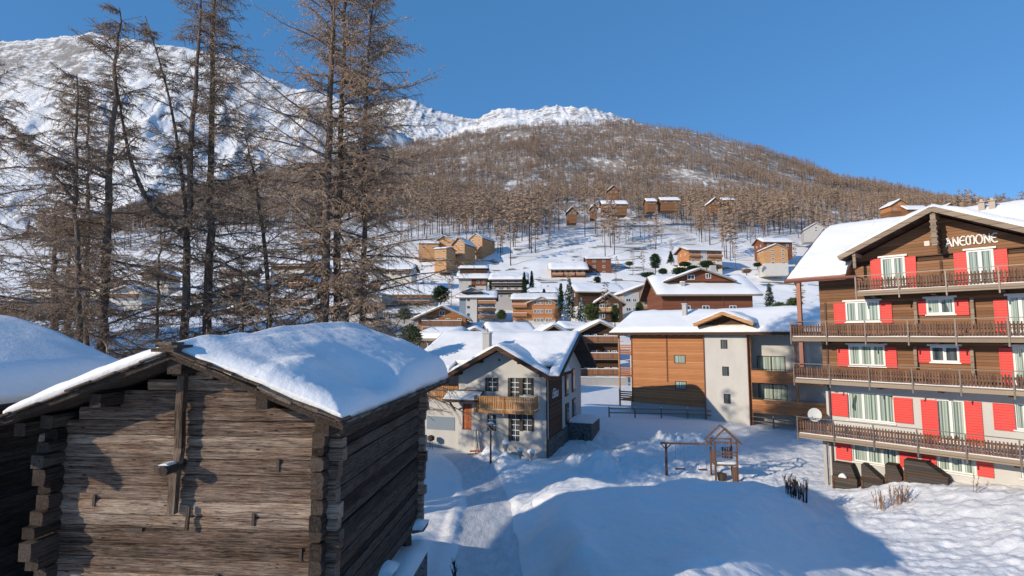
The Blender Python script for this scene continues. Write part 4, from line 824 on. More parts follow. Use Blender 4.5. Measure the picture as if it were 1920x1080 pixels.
for q in (.17,.40,.62,.83):
    for z in (2.9,5.4): MB().box(c[1]*q-.7,c[1]*q+.7,-.1,-.045,z,z+1.7).build('white_panel',M['white'],c[0])
chalet(992,1044,556,547,538,190,'small house whose roof is all snow, between the firs and the hotel','x',0,8,1,2,'brown_red','brown_red',.1,[],ov=.6,chim=(.7,.5,.8))
c=chalet(1034,1098,530,503,490,250,'wide brown hotel with two rows of balconies on the meadow','x',-3,14,2,6,'white','brown_red',.05,[(.02,.34,1,'orange'),(.38,.68,1,'orange'),(.72,.98,1,'orange'),(0,.62,0.15,'orange')],ov=1.5,sidewin=False,snow=.8,chim=(.3,.5,.8))
chalet(1101,1146,527,484,478,256,'tall dark red house at the right end of the wide hotel','x',-3,13,4,2,'cream','brown_red',.18,[],ov=.7,wx=[.3,.7])
chalet(785,822,471,455,450,270,'low pale orange house at the left of the hillside cluster','x',4,9,1,2,'orange_light','orange_light',.3,[],ov=.6,snow=.5)
chalet(817,850,470,452,442,275,'dark-gabled wooden house at the back of the hillside cluster','y',-14,10,2,2,'orange_light','orange_light',.3,[],ov=.9)
chalet(815,838,491,466,462,252,'small grey-sided house at the front of the hillside cluster','x',-22,9,2,2,'orange_light','orange_light',.3,[],ov=.5)
chalet(850,872,486,456,445,262,'orange gabled house with a dark balcony opening in the hillside cluster','y',-24,11,3,2,'orange_light','orange_light',.3,[(.1,.6,.5)],ov=.9)
chalet(881,905,475,447,438,278,'pale orange gabled house farthest right in the hillside cluster','y',-28,13,3,2,'orange_light','orange_light',.3,[(.1,.5,.6)],ov=.5)
c=chalet(1292,1358,494,467,459,250,'white and wood house with a broad snowy roof above the garden shrubs','x',8,12,2,4,'cream','orange',.2,[(0,.3,1,'orange'),(.55,1,1,'orange')],ov=1.5)
MB().box(c[1]*.36,c[1]*.55,-.2,-.045,-1,c[2]-.4).build('white_wall',M['white'],c[0])
c=chalet(1434,1476,497,466,457,243,'bright orange gabled house on the right, below a brown upper house','y',-6,9,4,2,'white','orange_light',.12,[],ov=.5,wx=[.35,.8])
chalet(1432,1488,466,452,444,262,'brown upper house with a flat snowy roof, above the bright orange house','x',4,9,1,3,'brown_red','brown_red',.1,[],ov=1.,snow=.7)
chalet(1507,1546,437,431,419,285,'grey shed with a low snowy roof just above the big chalet roof','y',-20,9,1,1,'grey','grey',.1,[],ov=.6)
# roofs between the white house and the village
chalet(786,838,672,632,619,66,'snow-roofed shed with a dark end wall, left of the white house chimney','x',-30,6,1,1,'frame_dark','frame_dark',.1,[],ov=.8,name='shed',cat='shed')
chalet(868,912,650,626,615,82,'small snowy gable peeping over the white house roof, beside its chimney','y',0,9,1,1,'brown_dark','brown_dark',.1,[],ov=.8,name='shed',cat='shed')
chalet(925,1000,650,624,607,94,'long snow roof with a dark gable at its right end, behind the white house','x',14,9,1,1,'brown_dark','brown_dark',.1,[],ov=.9,name='shed',cat='shed')
chalet(1012,1062,650,624,609,84,'white-edged snowy gable over the right part of the white house roof','y',4,10,1,1,'brown_dark','brown_dark',.1,[],ov=.9,name='shed',cat='shed')
chalet(1060,1104,650,615,605,104,'pale rounded snow roof behind the white-edged gable','x',8,9,1,1,'brown_dark','brown_dark',.1,[],ov=.9,name='shed',cat='shed')
c=chalet(1091,1158,713,621,604,88,'dark brown chalet with three balconies over a concrete retaining wall','y',-3,12,3,4,'brown_dark','brown_dark',.1,[(-.08,1.0,.35),(0,1.03,1.3),(0,1.03,2.3)],ov=1.2,wx=[.15,.35,.7,.9],sidewin=False)
e=empty('retaining_wall',P(1086,735,84),0,'pale concrete retaining wall below the dark brown chalet','wall'); MB().box(0,7.6,0,.5,-1.5,2.2).build('wall_slab',M['concrete'],e); hf_solid(-.1,7.7,-.1,.6,20,4,lambda X,Y:2.36+.05*fbm(X,Y,2,1),lambda X,Y:2.203+0*X,'wall_snow',M['snow'],e)
# houses on the left behind the larches
chalet(4,62,603,580,561,80,'small chalet with a balcony under a dark gable at the far left','y',8,8,2,3,'white','brown_dark',.45,[(.1,.95,1)],ov=1.2)
chalet(70,102,600,584,577,95,'low snow-roofed barn beside the small far-left chalet','x',5,8,1,1,'brown_dark','brown_dark',.1,[],ov=.7)
L_=[(60,110,546,530,519,170,'x','brown_red','snowy brown roof above the far-left chalet, seen through branches'),(205,262,566,548,536,150,'y','cream','cream house seen between the trunks of the left larches'),
 (285,340,600,580,568,130,'x','brown_red','brown house low behind the left larch trunks'),(420,478,560,538,524,170,'y','white','white gabled house seen right of the thick left larches'),
 (508,572,512,493,484,230,'x','orange_light','orange chalet high on the slope behind the middle larches'),(575,604,520,496,484,240,'y','orange_light','narrow pale orange gabled house left of the middle larch trunks'),
 (508,580,580,555,540,165,'x','brown_dark','long dark chalet low behind the middle larches'),(642,672,560,540,528,180,'y','grey','grey house squeezed between two middle larch trunks'),(700,730,516,500,490,225,'x','brown_red','small brown chalet right of the middle larches'),
 (590,640,600,572,560,150,'x','white','white building at the foot of the middle larches')]
for i,(a,b,ba,ea,ri,Y,ax,mt,lab) in enumerate(L_): chalet(a,b,ba,ea,ri,Y,lab,ax,(-8,6,0,12,-4)[i%5],10,2,3,'white' if mt!='white' else 'grey',mt,.25,[(.05,.9,1)],ov=1.1)
chalet(862,936,626,613,607,118,'long low reddish building with a flat snow strip on top, below the white tower','x',0,7,1,5,'brown_red','brown_red',.1,[],ov=.5,sidewin=False,name='shed',cat='shed')
X_=[(118,160,590,572,560,120,'y','orange','brown gabled chalet between the stubby larch and the pole-like one'),(150,200,545,528,518,200,'x','brown_red','upper brown chalet seen past the pole-like larch'),(265,312,530,512,500,215,'y','orange_light','pale orange gable between the straight dark larch and the bent-limbed one'),(330,385,570,552,540,160,'x','white','white house hidden behind the bent-limbed larch'),
 (410,470,520,503,494,220,'x','brown_red','brown chalet high between the two large larch groups'),(430,490,600,580,566,125,'y','brown_dark','dark gabled chalet low between the two large larch groups'),(540,590,545,527,514,185,'y','orange','orange gable peeping left of the thickest larch trunk'),(655,700,590,570,556,150,'y','orange','orange-brown gable at the foot of the slim right larch'),
 (730,772,520,503,494,225,'x','cream','cream house on the slope right of the slim larch'),(690,724,548,532,522,200,'y','brown_red','small red-brown gable just right of the slim larch')]
for i,(a,b,ba,ea,ri,Y,ax,mt,lab) in enumerate(X_): chalet(a,b,ba,ea,ri,Y,lab,ax,(5,-10,8,-3,12)[i%5],10,2,3,'cream',mt,.2,[(.08,.92,1)],ov=1.2)
# huts in the wood
H_=[(1062,1084,404,395,387,355,'y','round-looking brown hut alone in the clearing of the wood'),(1139,1162,364,354,347,430,'y','highest hut in the wood, with a pale front'),(1107,1122,396,386,381,362,'y','small hut left of the long wooden chalet in the wood'),(1128,1178,390,380,373,370,'x','long wooden chalet in the wood above the clearing'),
 (1212,1232,384,375,369,385,'x','first of the brown wood chalets right of the clearing, small and square'),(1238,1276,382,373,367,385,'x','wide brown chalet in the wood, right of the small square one'),(1330,1352,385,377,370,380,'y','gabled brown chalet in the right part of the wood'),(1354,1378,384,373,368,382,'x','flat-roofed looking brown chalet beside the gabled one in the wood'),
 (1668,1708,398,383,373,330,'y','chalet with a bright balcony gable above the big chalet roof'),(1700,1745,408,390,382,325,'x','brown house with a bright snow roof next to the balcony-gabled chalet'),(1765,1800,398,388,381,340,'y','small gable farthest right above the big chalet roof')]
for a,b,ba,ea,ri,Y,ax,lab in H_:
    a+=2; b-=2; ea+=1 if ba-ea>7 else 0
    chalet(a,b,ba,ea,ri,Y,lab,ax,0,9,1,2,'brown' ,'orange' if 'bright balcony' in lab else 'brown',.2,[],ov=1.0,sidewin=False,snow=.5)

# ---------------- fence, playground, lamp, garden ----------------
def fence(pts,label):
    P_=[Vector((x,y,gz(x,y))) for x,y in pts]; o=empty('fence',P_[0],0,label,'fence'); n=0
    for a,b in zip(P_[:-1],P_[1:]):
        L=(b-a).length; k=max(1,round(L/2.1))
        for i in range(k):
            q=a.lerp(b,i/k); q.z=gz(q.x,q.y); q2=a.lerp(b,(i+1)/k); q2.z=gz(q2.x,q2.y); l=q-P_[0]
            m=MB(); m.tube([l+Vector((0,0,-.4)),l+Vector((0,0,1.0))],.075,7); m.build('post',M['verge'],o)
            m=MB(); 
            for z in (.45,.85): m.beam(l+Vector((0,-.07,z)),q2-P_[0]+Vector((0,-.07,z+rnd.uniform(-.03,.03))),.06,.1)
            m.build('rail',M['verge'],o)
            MB().tube([l+Vector((0,0,1.005)),l+Vector((0,0,1.08))],[.08,.03],6).build('post_snow',M['snow'],o)
    return o
a=[P(1142,770,54),P(1240,775,53),P(1340,778,52),P(1450,786,49),P(1562,798,45)]
fence([(p.x,p.y) for p in a],'low fence of round posts and two rails along the foot of the orange building')
# climbing tower
x0,yb=P(1340,890,33.2).x,33.0; zb=gz(x0+.8,yb)
t=empty('climbing_tower',(x0,yb,zb),R(-8),'small timber climbing tower with an open gable roof frame in the snowy garden','climbing tower'); W2=1.25; D2=1.25
for x in (0,W2):
    for y in (0,D2): MB().box(x-.05,x+.05,y-.05,y+.05,-.4,2.35).build('post',M['rail'],t)
MB().box(-.02,W2+.02,-.02,D2+.02,.92,1.0).build('platform',M['rail'],t); hf_solid(0,W2,0,D2,8,8,lambda X,Y:1.12+.03*fbm(X*3,Y*3,2,1),lambda X,Y:1.003+0*X,'platform_snow',M['snow'],t)
for y in (-.03,D2+.03):
    m=MB(); m.beam((-.35,y,2.2),(W2/2,y,3.15),.05,.09); m.beam((W2+.35,y+.004,2.2),(W2/2,y+.004,3.15),.05,.09); m.beam((0,y-.035,2.3),(W2,y-.035,2.3),.04,.08); m.build('gable_frame',M['rail'],t)
m=MB(); m.beam((W2/2,0,3.12),(W2/2,D2,3.12),.06,.06); m.beam((-.3,0,2.22),(-.3,D2,2.22),.05,.05); m.beam((W2+.3,0,2.22),(W2+.3,D2,2.22),.05,.05); m.build('roof_rail',M['rail'],t)
for z in (1.55,1.75): MB().beam((0.05,-.06,z),(W2-.05,-.06,z),.04,.07).build('rail',M['rail'],t)
m=MB()
for k in range(5): m.box(-.07,-.052,.1+k*.22,.26+k*.22,.95,1.75)
m.build('side_boards',M['rail'],t); m=MB()
for k in range(4): m.box(W2*.55+k*.15,W2*.55+k*.15+.1,D2+.055,D2+.075,1.0,1.8)
m.build('back_boards',M['brown_dark'],t)
m=MB(); m.box(W2-.32,W2-.06,-.09,-.055,-.3,.9); m.build('climbing_board',M['rail'],t)
MB().tube([(.38,.3,.0),(.42,.3,.42)],[.22,.3],12).build('bucket',M['frame_dark'],t)
sx=P(1250,888,34.0).x; sz=gz(sx,34.)
s=empty('swing_frame',(sx,34.,sz),0,'timber swing beam on one forked post, left of the climbing tower','swing')
MB().tube([(0,0,-.4),(0,0,1.9)],[.085,.07],8).build('post',M['rail'],s)
m=MB(); m.beam((-.35,0,1.98),(x0-sx,-.6,2.02),.09,.1); m.build('crossbeam',M['rail'],s); MB().beam((-.3,0,1.93),(0,0,1.6),.05,.06).build('brace',M['rail'],s); MB().beam((.3,-.05,1.93),(0,0,1.6),.05,.06).build('brace',M['rail'],s)
for q in (.55,1.05,1.85,2.3):
    MB().tube([(q,-.6*q/(x0-sx),1.95),(q,-.6*q/(x0-sx),.45 if q<1.2 else .5)],.012,5).build('rope',M['metal'],s)
MB().box(.5,1.1,-.25,-.02,.42,.46).build('swing_seat',M['frame_dark'],s); MB().box(1.82,2.33,-.68,-.4,.47,.51).build('swing_seat',M['frame_dark'],s)
lp=P(920,862,35.5); lz=gz(lp.x,35.5); l=empty('street_lamp',(lp.x,35.5,lz),0,'garden lamp with a glass lantern on a thin post in front of the white house','lamp')
MB().tube([(0,0,-.3),(0,0,.2),(0,0,2.1)],[.09,.07,.05],8).build('post',M['brown_dark'],l)
MB().tube([(0,0,2.1),(0,0,2.16),(0,0,2.5)],[.08,.12,.17],8).build('lantern',M['glass_plain'],l); MB().tube([(0,0,2.505),(0,0,2.56),(0,0,2.72)],[.24,.22,.03],8).build('lantern_cap',M['metal'],l)
hf_solid(-.2,.2,-.2,.2,6,6,lambda X,Y:2.57+.14*np.clip(1-(X*X+Y*Y)/.05,0,1),lambda X,Y:2.565+0*X,'cap_snow',M['snow'],l)
def urn(px,py,Y,s,label):
    p=P(px,py,Y); z=gz(p.x,Y); u=empty('urn',(p.x,Y,z),0,label,'planter'); MB().tube([(0,0,-.2),(0,0,.1),(0,0,.2),(0,0,.45),(0,0,.6)],[.12*s,.1*s,.08*s,.19*s,.22*s],10).build('pot',M['concrete'],u)
    MB().tube([(0,0,.6),(0,0,.7),(0,0,.82),(0,0,.88)],[.24*s,.26*s,.17*s,.03],10).build('snow_cap',M['snow'],u,smooth=True)
urn(948,842,37.2,1.1,'snow-capped dark urn nearest the lamp in front of the white house'); urn(995,845,37.6,1.2,'tall snow-capped urn by the right corner of the white house'); urn(975,838,38.2,.9,'small snow-capped pot under the lower window of the white house')
p=FW.w(-9.2,-.1); e=empty('grill',(p.x,p.y,gz(p.x,p.y)),FW.rz,'dark round grill on legs beside the garage of the white house','grill'); MB().tube([(0,0,.6),(0,0,.7),(0,0,.95),(0,0,1.05)],[.1,.28,.28,.1],10).build('kettle',M['frame_dark'],e)
for k in range(3): MB().tube([(.2*math.cos(k*2.1),.2*math.sin(k*2.1),-.2),(.1*math.cos(k*2.1),.1*math.sin(k*2.1),.68)],.02,5).build('leg',M['metal'],e)
p=FW.w(-5.4,-.6); e=empty('sledge',(p.x,p.y,gz(p.x,p.y)),FW.rz+.3,'red sledge standing by the orange door','sledge'); MB().box(-.3,.5,-.18,.18,.22,.26).build('seat',flat_mat('sledge_red',(.6,.08,.03)),e)
for y in (-.17,.17): MB().tube([(-.45,y,.05),(.4,y,.05),(.6,y,.2),(.6,y,.35)],.02,5).build('runner',M['orange'],e)
for k,dx in enumerate((0,.18)):
    p=FW.w(-5.55+dx,-.18); e=empty('ski',(p.x,p.y,gz(p.x,p.y)),FW.rz,('pale ski leaning upright nearest the orange door','second pale ski leaning right of the first by the door')[k],'ski'); MB().beam((0,-.2,-.1),(.05*k,.12,1.6),.09,.02,up=(0,1,0)).build('ski_body',M['cream'],e); MB().beam((.05*k,.12,1.6),(.05*k,.04,1.75),.08,.02,up=(0,1,0)).build('ski_tip',M['cream'],e)
# stalks poking through the snow
def stalks(px,py,Y,w,h,n,mat,label):
    p=P(px,py,Y); z=gz(p.x,Y); q=random.Random(int(px)); S=[]
    for i in range(n):
        a=q.uniform(-w,w); b=q.uniform(-.25,.25); hh=h*q.uniform(.6,1.05); lx,ly=q.uniform(-.12,.12),q.uniform(-.1,.1); m=(a+lx*.4,b+ly*.4,hh*.55)
        S.append((a,b,-.15,*m,.018,.014)); S.append((*m,a+lx*1.3,b+ly,hh,.016,.004))
        for _ in range(4):
            u=q.uniform(.25,.9); S.append((a+lx*u,b+ly*u,hh*u,a+lx*u+q.uniform(-.12,.12),b+q.uniform(-.1,.1),hh*u+q.uniform(.05,.3),.016,.005))
    tag(link('dry_plant',segs_mesh('dry_plant',S,[M[mat]],4),None,(p.x,Y,z)),label,'plant')
stalks(1484,936,26.5,.28,1.0,22,'drydark','dark bundled stalks, left one of the pair in the shadow edge'); stalks(1503,934,26.5,.25,.95,20,'drydark','dark bundled stalks, right one of the pair in the shadow edge')
stalks(1649,936,26.6,.2,.9,10,'dry','small tuft of brown dry stalks in front of the timber bins'); stalks(1683,934,26.6,.42,1.0,20,'dry','wider tuft of brown dry stalks with bent tips, in front of the longest bin')
stalks(1832,920,25.5,.05,.8,2,'dry','single thin dry twig against the white wall'); stalks(853,985,17.8,.06,.7,5,'drydark','dark pointed twigs sticking out of the snowbank left of the path')

# ---------------- larches behind the barns ----------------
def larch(px_pts,Y,r0,crown_w,label,seed,twigm='twig',limbs=(),first=.16,dens=6.5,base_drop=2.0,snowy=False,low_w=1.0,azb=None,tipw=.22):
    q=np.random.RandomState(seed); pts=[P(a,b,Y) for a,b in px_pts]; O=pts[0].copy(); O.z=gz(O.x,O.y)-.1
    pts=[p-O for p in pts]; pts[0]=Vector((pts[0].x,pts[0].y,-.3)) if pts[0].z>0 else pts[0]
    e=empty('larch_tree',O,0,label,'larch','tall bare larches behind the barns')
    def spl(pp,n):
        pp=[np.array(p) for p in pp]; L=np.concatenate([[0],np.cumsum([np.linalg.norm(b-a) for a,b in zip(pp[:-1],pp[1:])])]); t=np.linspace(0,L[-1],n); c=np.array([[np.interp(v,L,[p[k] for p in pp]) for k in range(3)] for v in t])
        for _ in range(3): c[1:-1]=(c[:-2]+2*c[1:-1]+c[2:])/4
        return c
    tr=spl(pts,30); H=tr[-1,2]-tr[0,2]; nz=q.randn(30,2)*.03; tr[1:,:2]+=nz[1:]
    rad=r0*(1-np.linspace(0,1,30))**.75+.02; rad[0]*=1.3; rad[1]*=1.1
    MB().tube([tuple(p) for p in tr],list(rad),9).build('trunk',M['bark'],e,smooth=True)
    S=[];Tw=[];Sn=[]
    def twigs(p,d,L,lvl):
        n=int(L/.042)
        for i in range(n):
            u=(i+q.rand())/n; b=p+d*L*u; a=q.randn(3)*.6; a[2]-=.35; a/=np.linalg.norm(a)+1e-6; l=q.uniform(.03,.11)
            c=b+(a*.8+d*.5)*l; Tw.append((*b,*c,.008,.005))
            if q.rand()<.45: a2=q.randn(3); a2/=np.linalg.norm(a2); Tw.append((*c,*(c+a2*l*.6),.008,.003))
    def branch(b,az,L,el,r,heavy=False):
        k=8; d=np.array([math.sin(az)*math.cos(el),math.cos(az)*math.cos(el),math.sin(el)]); p=b; side=np.array([math.cos(az),-math.sin(az),0]); droop=q.uniform(-.02,.12)
        rr=r
        for i in range(k):
            u=i/k; d=d+np.array([0,0,-droop if u<.6 else droop*1.1])+q.randn(3)*.10; d/=np.linalg.norm(d); st=L/k; p2=p+d*st; r2=max(.006,r*(1-(i+1)/k)**.8)
            S.append((*p,*p2,rr,r2)); rr=r2
            if snowy and False: Sn.append((*(p+np.array([0,0,r2*.8+.01])),*(p2+np.array([0,0,r2*.8+.01])),r2*.8+.008,r2*.7+.006))
            for s in (-1,1):
                for _ in range(2):
                    if q.rand()<.8:
                        v=q.rand(); pb=p+(p2-p)*v; l=(L*(1-u)*.5+.2)*q.uniform(.45,1.15); l=min(l,1.7); a=side*s*q.uniform(.5,1)+d*q.uniform(.3,.9)+np.array([0,0,q.uniform(-.6,.35)]); a/=np.linalg.norm(a)
                        m=pb+a*l*.5; a2=a+np.array([0,0,-.35])+q.randn(3)*.15; a2/=np.linalg.norm(a2); en=m+a2*l*.5
                        S.append((*pb,*m,.010,.007)); S.append((*m,*en,.007,.004)); twigs(pb,(m-pb)/(l*.5+1e-6),l*.5,1); twigs(m,a2,l*.5,1)
            twigs(p,d,st*.6,1); p=p2
    n=int(H*dens*.82)
    for i in range(n):
        t=first+(1-first)*((i+q.rand())/n); k=t*29; j=min(28,int(k)); b=tr[j]+(tr[j+1]-tr[j])*(k-j)
        ang=q.uniform(0,6.283); prof=min(1,(1-t)**.6*1.15)*(.6+.7*(.5+.5*math.sin(ang*2+t*23+seed))*q.uniform(.3,1.2))*(.6 if t<first+.06 else 1)+tipw*.3; L=crown_w*prof*q.uniform(.35,1.35)*1.12+.25
        az=ang
        if azb is not None and q.rand()<.35: az=azb+q.randn()*.5
        branch(b,az,L,q.uniform(-.30,.42)+.5*t**2,max(.012,min(.06,.014*L)))
    for lp in limbs:
        yl=lp[0]; c=spl([P(a,b,yl)-O for a,b in lp[1]],14); rl=lp[2]; rads=np.linspace(rl,.02,14)
        MB().tube([tuple(p) for p in c],list(rads),7).build('limb',M['bark'],e,smooth=True)
        for i in range(int(len(c)*2.4)):
            k=q.uniform(2,12.9); j=int(k); b=c[j]+(c[j+1]-c[j])*(k-j); branch(b,q.uniform(0,2*math.pi),crown_w*.45*q.uniform(.3,1)*(1.15-k/15),q.uniform(-.1,.4),.018)
    nS=len(S); link('crown',segs_mesh('crown',S+Tw,[M['branch'],M[twigm]],3,[0]*nS+[1]*len(Tw)),e)
    if Sn: link('branch_snow',segs_mesh('branch_snow',Sn,[M['snow']],4),e)
    return e
larch([(606,650),(611,450),(617,250),(626,0),(633,-190)],24,.25,4.7,'thickest left trunk of the three middle larches, reaching past the top',11,azb=R(-80))
larch([(633,650),(635,430),(641,200),(650,-20),(655,-160)],24.6,.22,4.5,'close second trunk of the three middle larches, just right of the thickest',12,azb=R(90))
larch([(680,645),(683,450),(684,250),(690,110),(697,20),(702,-60)],25.5,.17,4.6,'right-hand slimmer trunk of the three middle larches, against the sky',13,azb=R(100))
larch([(196,668),(200,450),(210,250),(222,70),(225,14)],21,.2,4.0,'straight dark larch whose pointed top just reaches the sky at the left',14,'twig_dark',azb=R(-90),dens=5.5,snowy=True)
larch([(393,650),(395,430),(397,200),(400,-10),(402,-130)],23,.22,3.5,'straight thick larch right of the bent-limbed one, reaching past the top',15,'twig_dark',azb=R(80),dens=6,snowy=True)
larch([(352,650),(352,440),(360,260),(372,60),(378,-50)],22.3,.2,3.0,'larch with a big limb bending out to the left halfway up',16,'twig_dark',limbs=[(22.,[(349,445),(318,425),(285,395),(258,345),(240,290),(226,205),(213,120)],.13),(22.5,[(352,420),(338,300),(318,180),(298,110),(272,30)],.09)],dens=5,snowy=True)
larch([(166,665),(150,600),(141,400),(143,250),(146,140)],20,.12,2.4,'thin larch with a crooked foot, left of the straight dark one',17,'twig_dark',limbs=[(19.6,[(141,380),(95,320),(40,262),(0,212)],.07)],azb=R(-90),dens=5)
larch([(163,655),(164,450),(165,250),(168,160)],24,.1,2.2,'very thin pole-like larch between the crooked and the straight dark one',18,'twig_dark',dens=4)
larch([(107,650),(101,520),(104,380)],26,.17,2.8,'short broad dark larch, second from the left edge',19,'twig_dark',first=.25,dens=6)
larch([(129,650),(127,520),(131,430)],27,.14,2.4,'stubby larch with low branches just right of the short broad one',20,'twig_dark',dens=5)
larch([(503,650),(505,560),(493,430),(478,330),(458,250)],24,.16,2.2,'small larch leaning to the left, alone between the two large groups',21,dens=5)
larch([(-60,680),(-50,400),(-40,100)],20.5,.2,4.2,'larch rooted outside the left edge, only its long branches reaching in',22,'twig_dark',azb=R(80),dens=4)
larch([(455,650),(457,560),(452,480)],27,.08,1.8,'low twiggy young larch behind the leaning one',23,'twig_dark',dens=7)
larch([(300,655),(296,560),(300,470),(303,400)],26,.1,2.3,'young bushy larch filling the gap behind the bent-limbed one',24,'twig_dark',dens=6,snowy=True)
# ---------------- conifers and shrubs of the village ----------------
def cone_leaves(h,r,n,seed,shape,bot,up=-.25,ls=.5,th=.05):
    q=np.random.RandomState(seed); S=[]
    for i in range(n):
        t=q.rand()**.8; z=h*(bot+(1-bot)*t); R_=r*shape(t)*(q.uniform(.4,1.15)+.18*math.sin(q.randint(6)+t*9)); a=q.rand()*6.283; ca,sa=math.cos(a),math.sin(a)
        b=np.array([ca*R_*.25,sa*R_*.25,z+.12*h*.05]); c=np.array([ca*R_,sa*R_,z+up*R_]); S.append((*b,*c,th*.8,th*.3))
        for _ in range(3):
            u=q.uniform(.35,1); m=b+(c-b)*u; v=q.randn(3)*.6; v[2]-=.2; v+=np.array([ca,sa,0])*.4; v/=np.linalg.norm(v); S.append((*m,*(m+v*ls*q.uniform(.5,1)),th,th*.3))
    return S
def conifer(px,base,top,Y,wpx,label,seed,mat='needle',kind='fir',snow=0,group='evergreens among the village houses'):
    O=P(px,base,Y); h=(base-top)*Y/FPX; r=wpx*.5*Y/FPX; e=empty(kind+'_tree' if kind!='shrub' else 'shrub',O,0,label,'tree' if kind!='shrub' else 'shrub',group)
    shp={'fir':lambda t:(1-t)**.85+.04,'pine':lambda t:math.sin(math.pi*min(1,.12+t*.85))**.6,'shrub':lambda t:math.sin(math.pi*min(1,.3+t*.65))**.5}[kind]
    MB().tube([(0,0,-1.),(0,0,h*.5),(0,0,h*.97)],[r*.08+.06,r*.05+.04,.02],7).build('trunk',M['bark'],e)
    S=cone_leaves(h,r,int(520),seed,shp,.06 if kind!='pine' else .15,-.3 if kind=='fir' else .15,.16*r+.25,.035*r+.03)
    mi=None; mats=[M[mat]]
    if snow: mats.append(M['snow_far']); q=random.Random(seed); mi=[1 if q.random()<snow else 0 for _ in S]
    link('crown',segs_mesh('crown',S,mats,3,mi),e)
conifer(983,562,510,192,17,'left of the two dark green firs beside the dark-fronted house',1)
conifer(997,560,508,194,16,'right of the two dark green firs beside the dark-fronted house',2)
conifer(1444,584,532,130,24,'single dark fir standing free in the snow left of the big chalet',3,'needle_b',snow=.12)
conifer(1068,600,524,140,30,'tallest snow-dusted fir in the dark group left of the brown chalet',4,'needle_b',snow=.2)
conifer(1052,585,532,150,18,'dark fir at the left of the snow-dusted group',5); conifer(1090,604,560,140,22,'snow-dusted low fir at the right foot of the dark group',6,'needle_b',snow=.25)
conifer(1110,606,570,122,32,'bushy olive green pine in front of the small brown house',7,'pine','pine'); conifer(1199,589,567,140,14,'small green pine against the white wall with orange balconies',8,'pine','pine')
conifer(1229,508,476,232,22,'dark broad pine above the broad brown building',9,'needle','pine'); conifer(1258,492,472,245,15,'small dark fir on the meadow edge',10,'needle','fir')
conifer(826,572,537,160,34,'broad dark tree between the grey-white building and the white tower',11,'needle','pine'); conifer(770,660,614,42,40,'green conifer just behind the barn roof corner',12,'pine','pine')
conifer(1284,500,492,236,22,'low dark shrub left of the white and wood house',13,'needle','shrub'); conifer(1325,502,490,238,26,'dark shrub below the white and wood house',14,'needle','shrub'); conifer(1275,515,503,225,30,'dark shrub row piece in the garden snow',15,'needle','shrub')
conifer(1490,610,560,95,34,'tangled greenish tree at the left end of the upper balconies',16,'pine','pine'); conifer(1153,606,572,125,16,'brownish bush right of the olive pine',17,'pine','shrub'); conifer(1120,531,519,240,14,'small dark shrub at the foot of the hotel',18,'needle','shrub')
conifer(1020,560,542,185,12,'tiny fir behind the orange-brown house',19); conifer(920,548,516,205,12,'little fir at the left end of the dark-fronted house',20)
SH_=[(1243,514,232,16,10,'dark shrub right of the broad pine'),(1300,508,238,22,9,'low shrub in front of the white and wood house, left part'),(1345,505,240,20,8,'low shrub in front of the white and wood house, right part'),(1215,520,228,26,8,'spreading brown bush left of the broad pine'),(1180,498,250,14,7,'small bush on the meadow left of the bare larches'),(1008,560,190,14,12,'bush between the two firs and the small all-snow house'),(1130,575,150,16,16,'dark bush beside the dark brown chalet'),(940,600,165,18,18,'dark bush in the blue shadow right of the white tower'),(1046,600,150,16,22,'dark bush right of the orange-brown house'),(1420,500,242,14,7,'small bush left of the bright orange house'),(1462,585,120,26,16,'brown bush right of the free-standing fir'),(1400,512,230,16,7,'bush at the edge of the snow field above the broad brown building'),(885,545,212,14,10,'bush in front of the house with stacked roof levels'),(758,600,140,26,20,'brown bush between the low grey building and the wide-gabled chalet')]
for i,(px,base,Y,w_,h_,lab) in enumerate(SH_): conifer(px,base,base-h_,Y,w_,lab,60+i,('needle','pine','dry')[i%3],'shrub',group='shrubs among the village houses')
# ---------------- larch wood on the hill ----------------
def fl_template(seed,h=17.,n=70):
    q=np.random.RandomState(seed); V=[];Fc=[];Mi=[]
    lean=q.randn(2)*.02*h
    def tri(a,b,c,m): k=len(V); V.extend([a,b,c]); Fc.append((k,k+1,k+2)); Mi.append(m)
    for k in range(3):
        a=k*2.094; a2=a+2.094; r=.22; tri((math.cos(a)*r,math.sin(a)*r,-2),(math.cos(a2)*r,math.sin(a2)*r,-2),(lean[0],lean[1],h),0)
    b0=q.uniform(.28,.48); wd=q.uniform(1.9,2.9)
    for i in range(n):
        t=q.rand()**.85; z=h*(b0+(1-b0)*t); L=wd*(math.sin(math.pi*min(1,.22+t*.72))**.75)*q.uniform(.5,1.15)+.25; a=q.rand()*6.283; d=np.array([math.cos(a),math.sin(a),q.uniform(-.35,.35)]); b=np.array([lean[0]*z/h,lean[1]*z/h,z]); c=b+d*L
        w=q.uniform(.12,.26); s=np.array([-math.sin(a),math.cos(a),0])*q.uniform(-.5,.5)+np.array([0,0,1.])*q.uniform(.3,1); m=b+d*L*q.uniform(.3,.55); tri(b,m+s*w*1.4,c,1); tri(m-s*w,c,m+s*w+np.array([0,0,.25]),1)
    return np.array(V),np.array(Fc),np.array(Mi)
NT=8; TP=[fl_template(100+i) for i in range(NT)]
def sp_template(seed):
    V,Fc,Mi=fl_template(seed,15.,90); z=V[:,2]; k=np.interp(z,[0,2,15],[.6,1.,.15]); V[:,0]*=k; V[:,1]*=k; V[Mi.repeat(3)==1,2]=V[Mi.repeat(3)==1,2]*1.25-4.5; Mi=Mi*2; return V,Fc,Mi
TP+=[sp_template(300),sp_template(301)]
q=np.random.RandomState(5); px_=[];
cand=[]
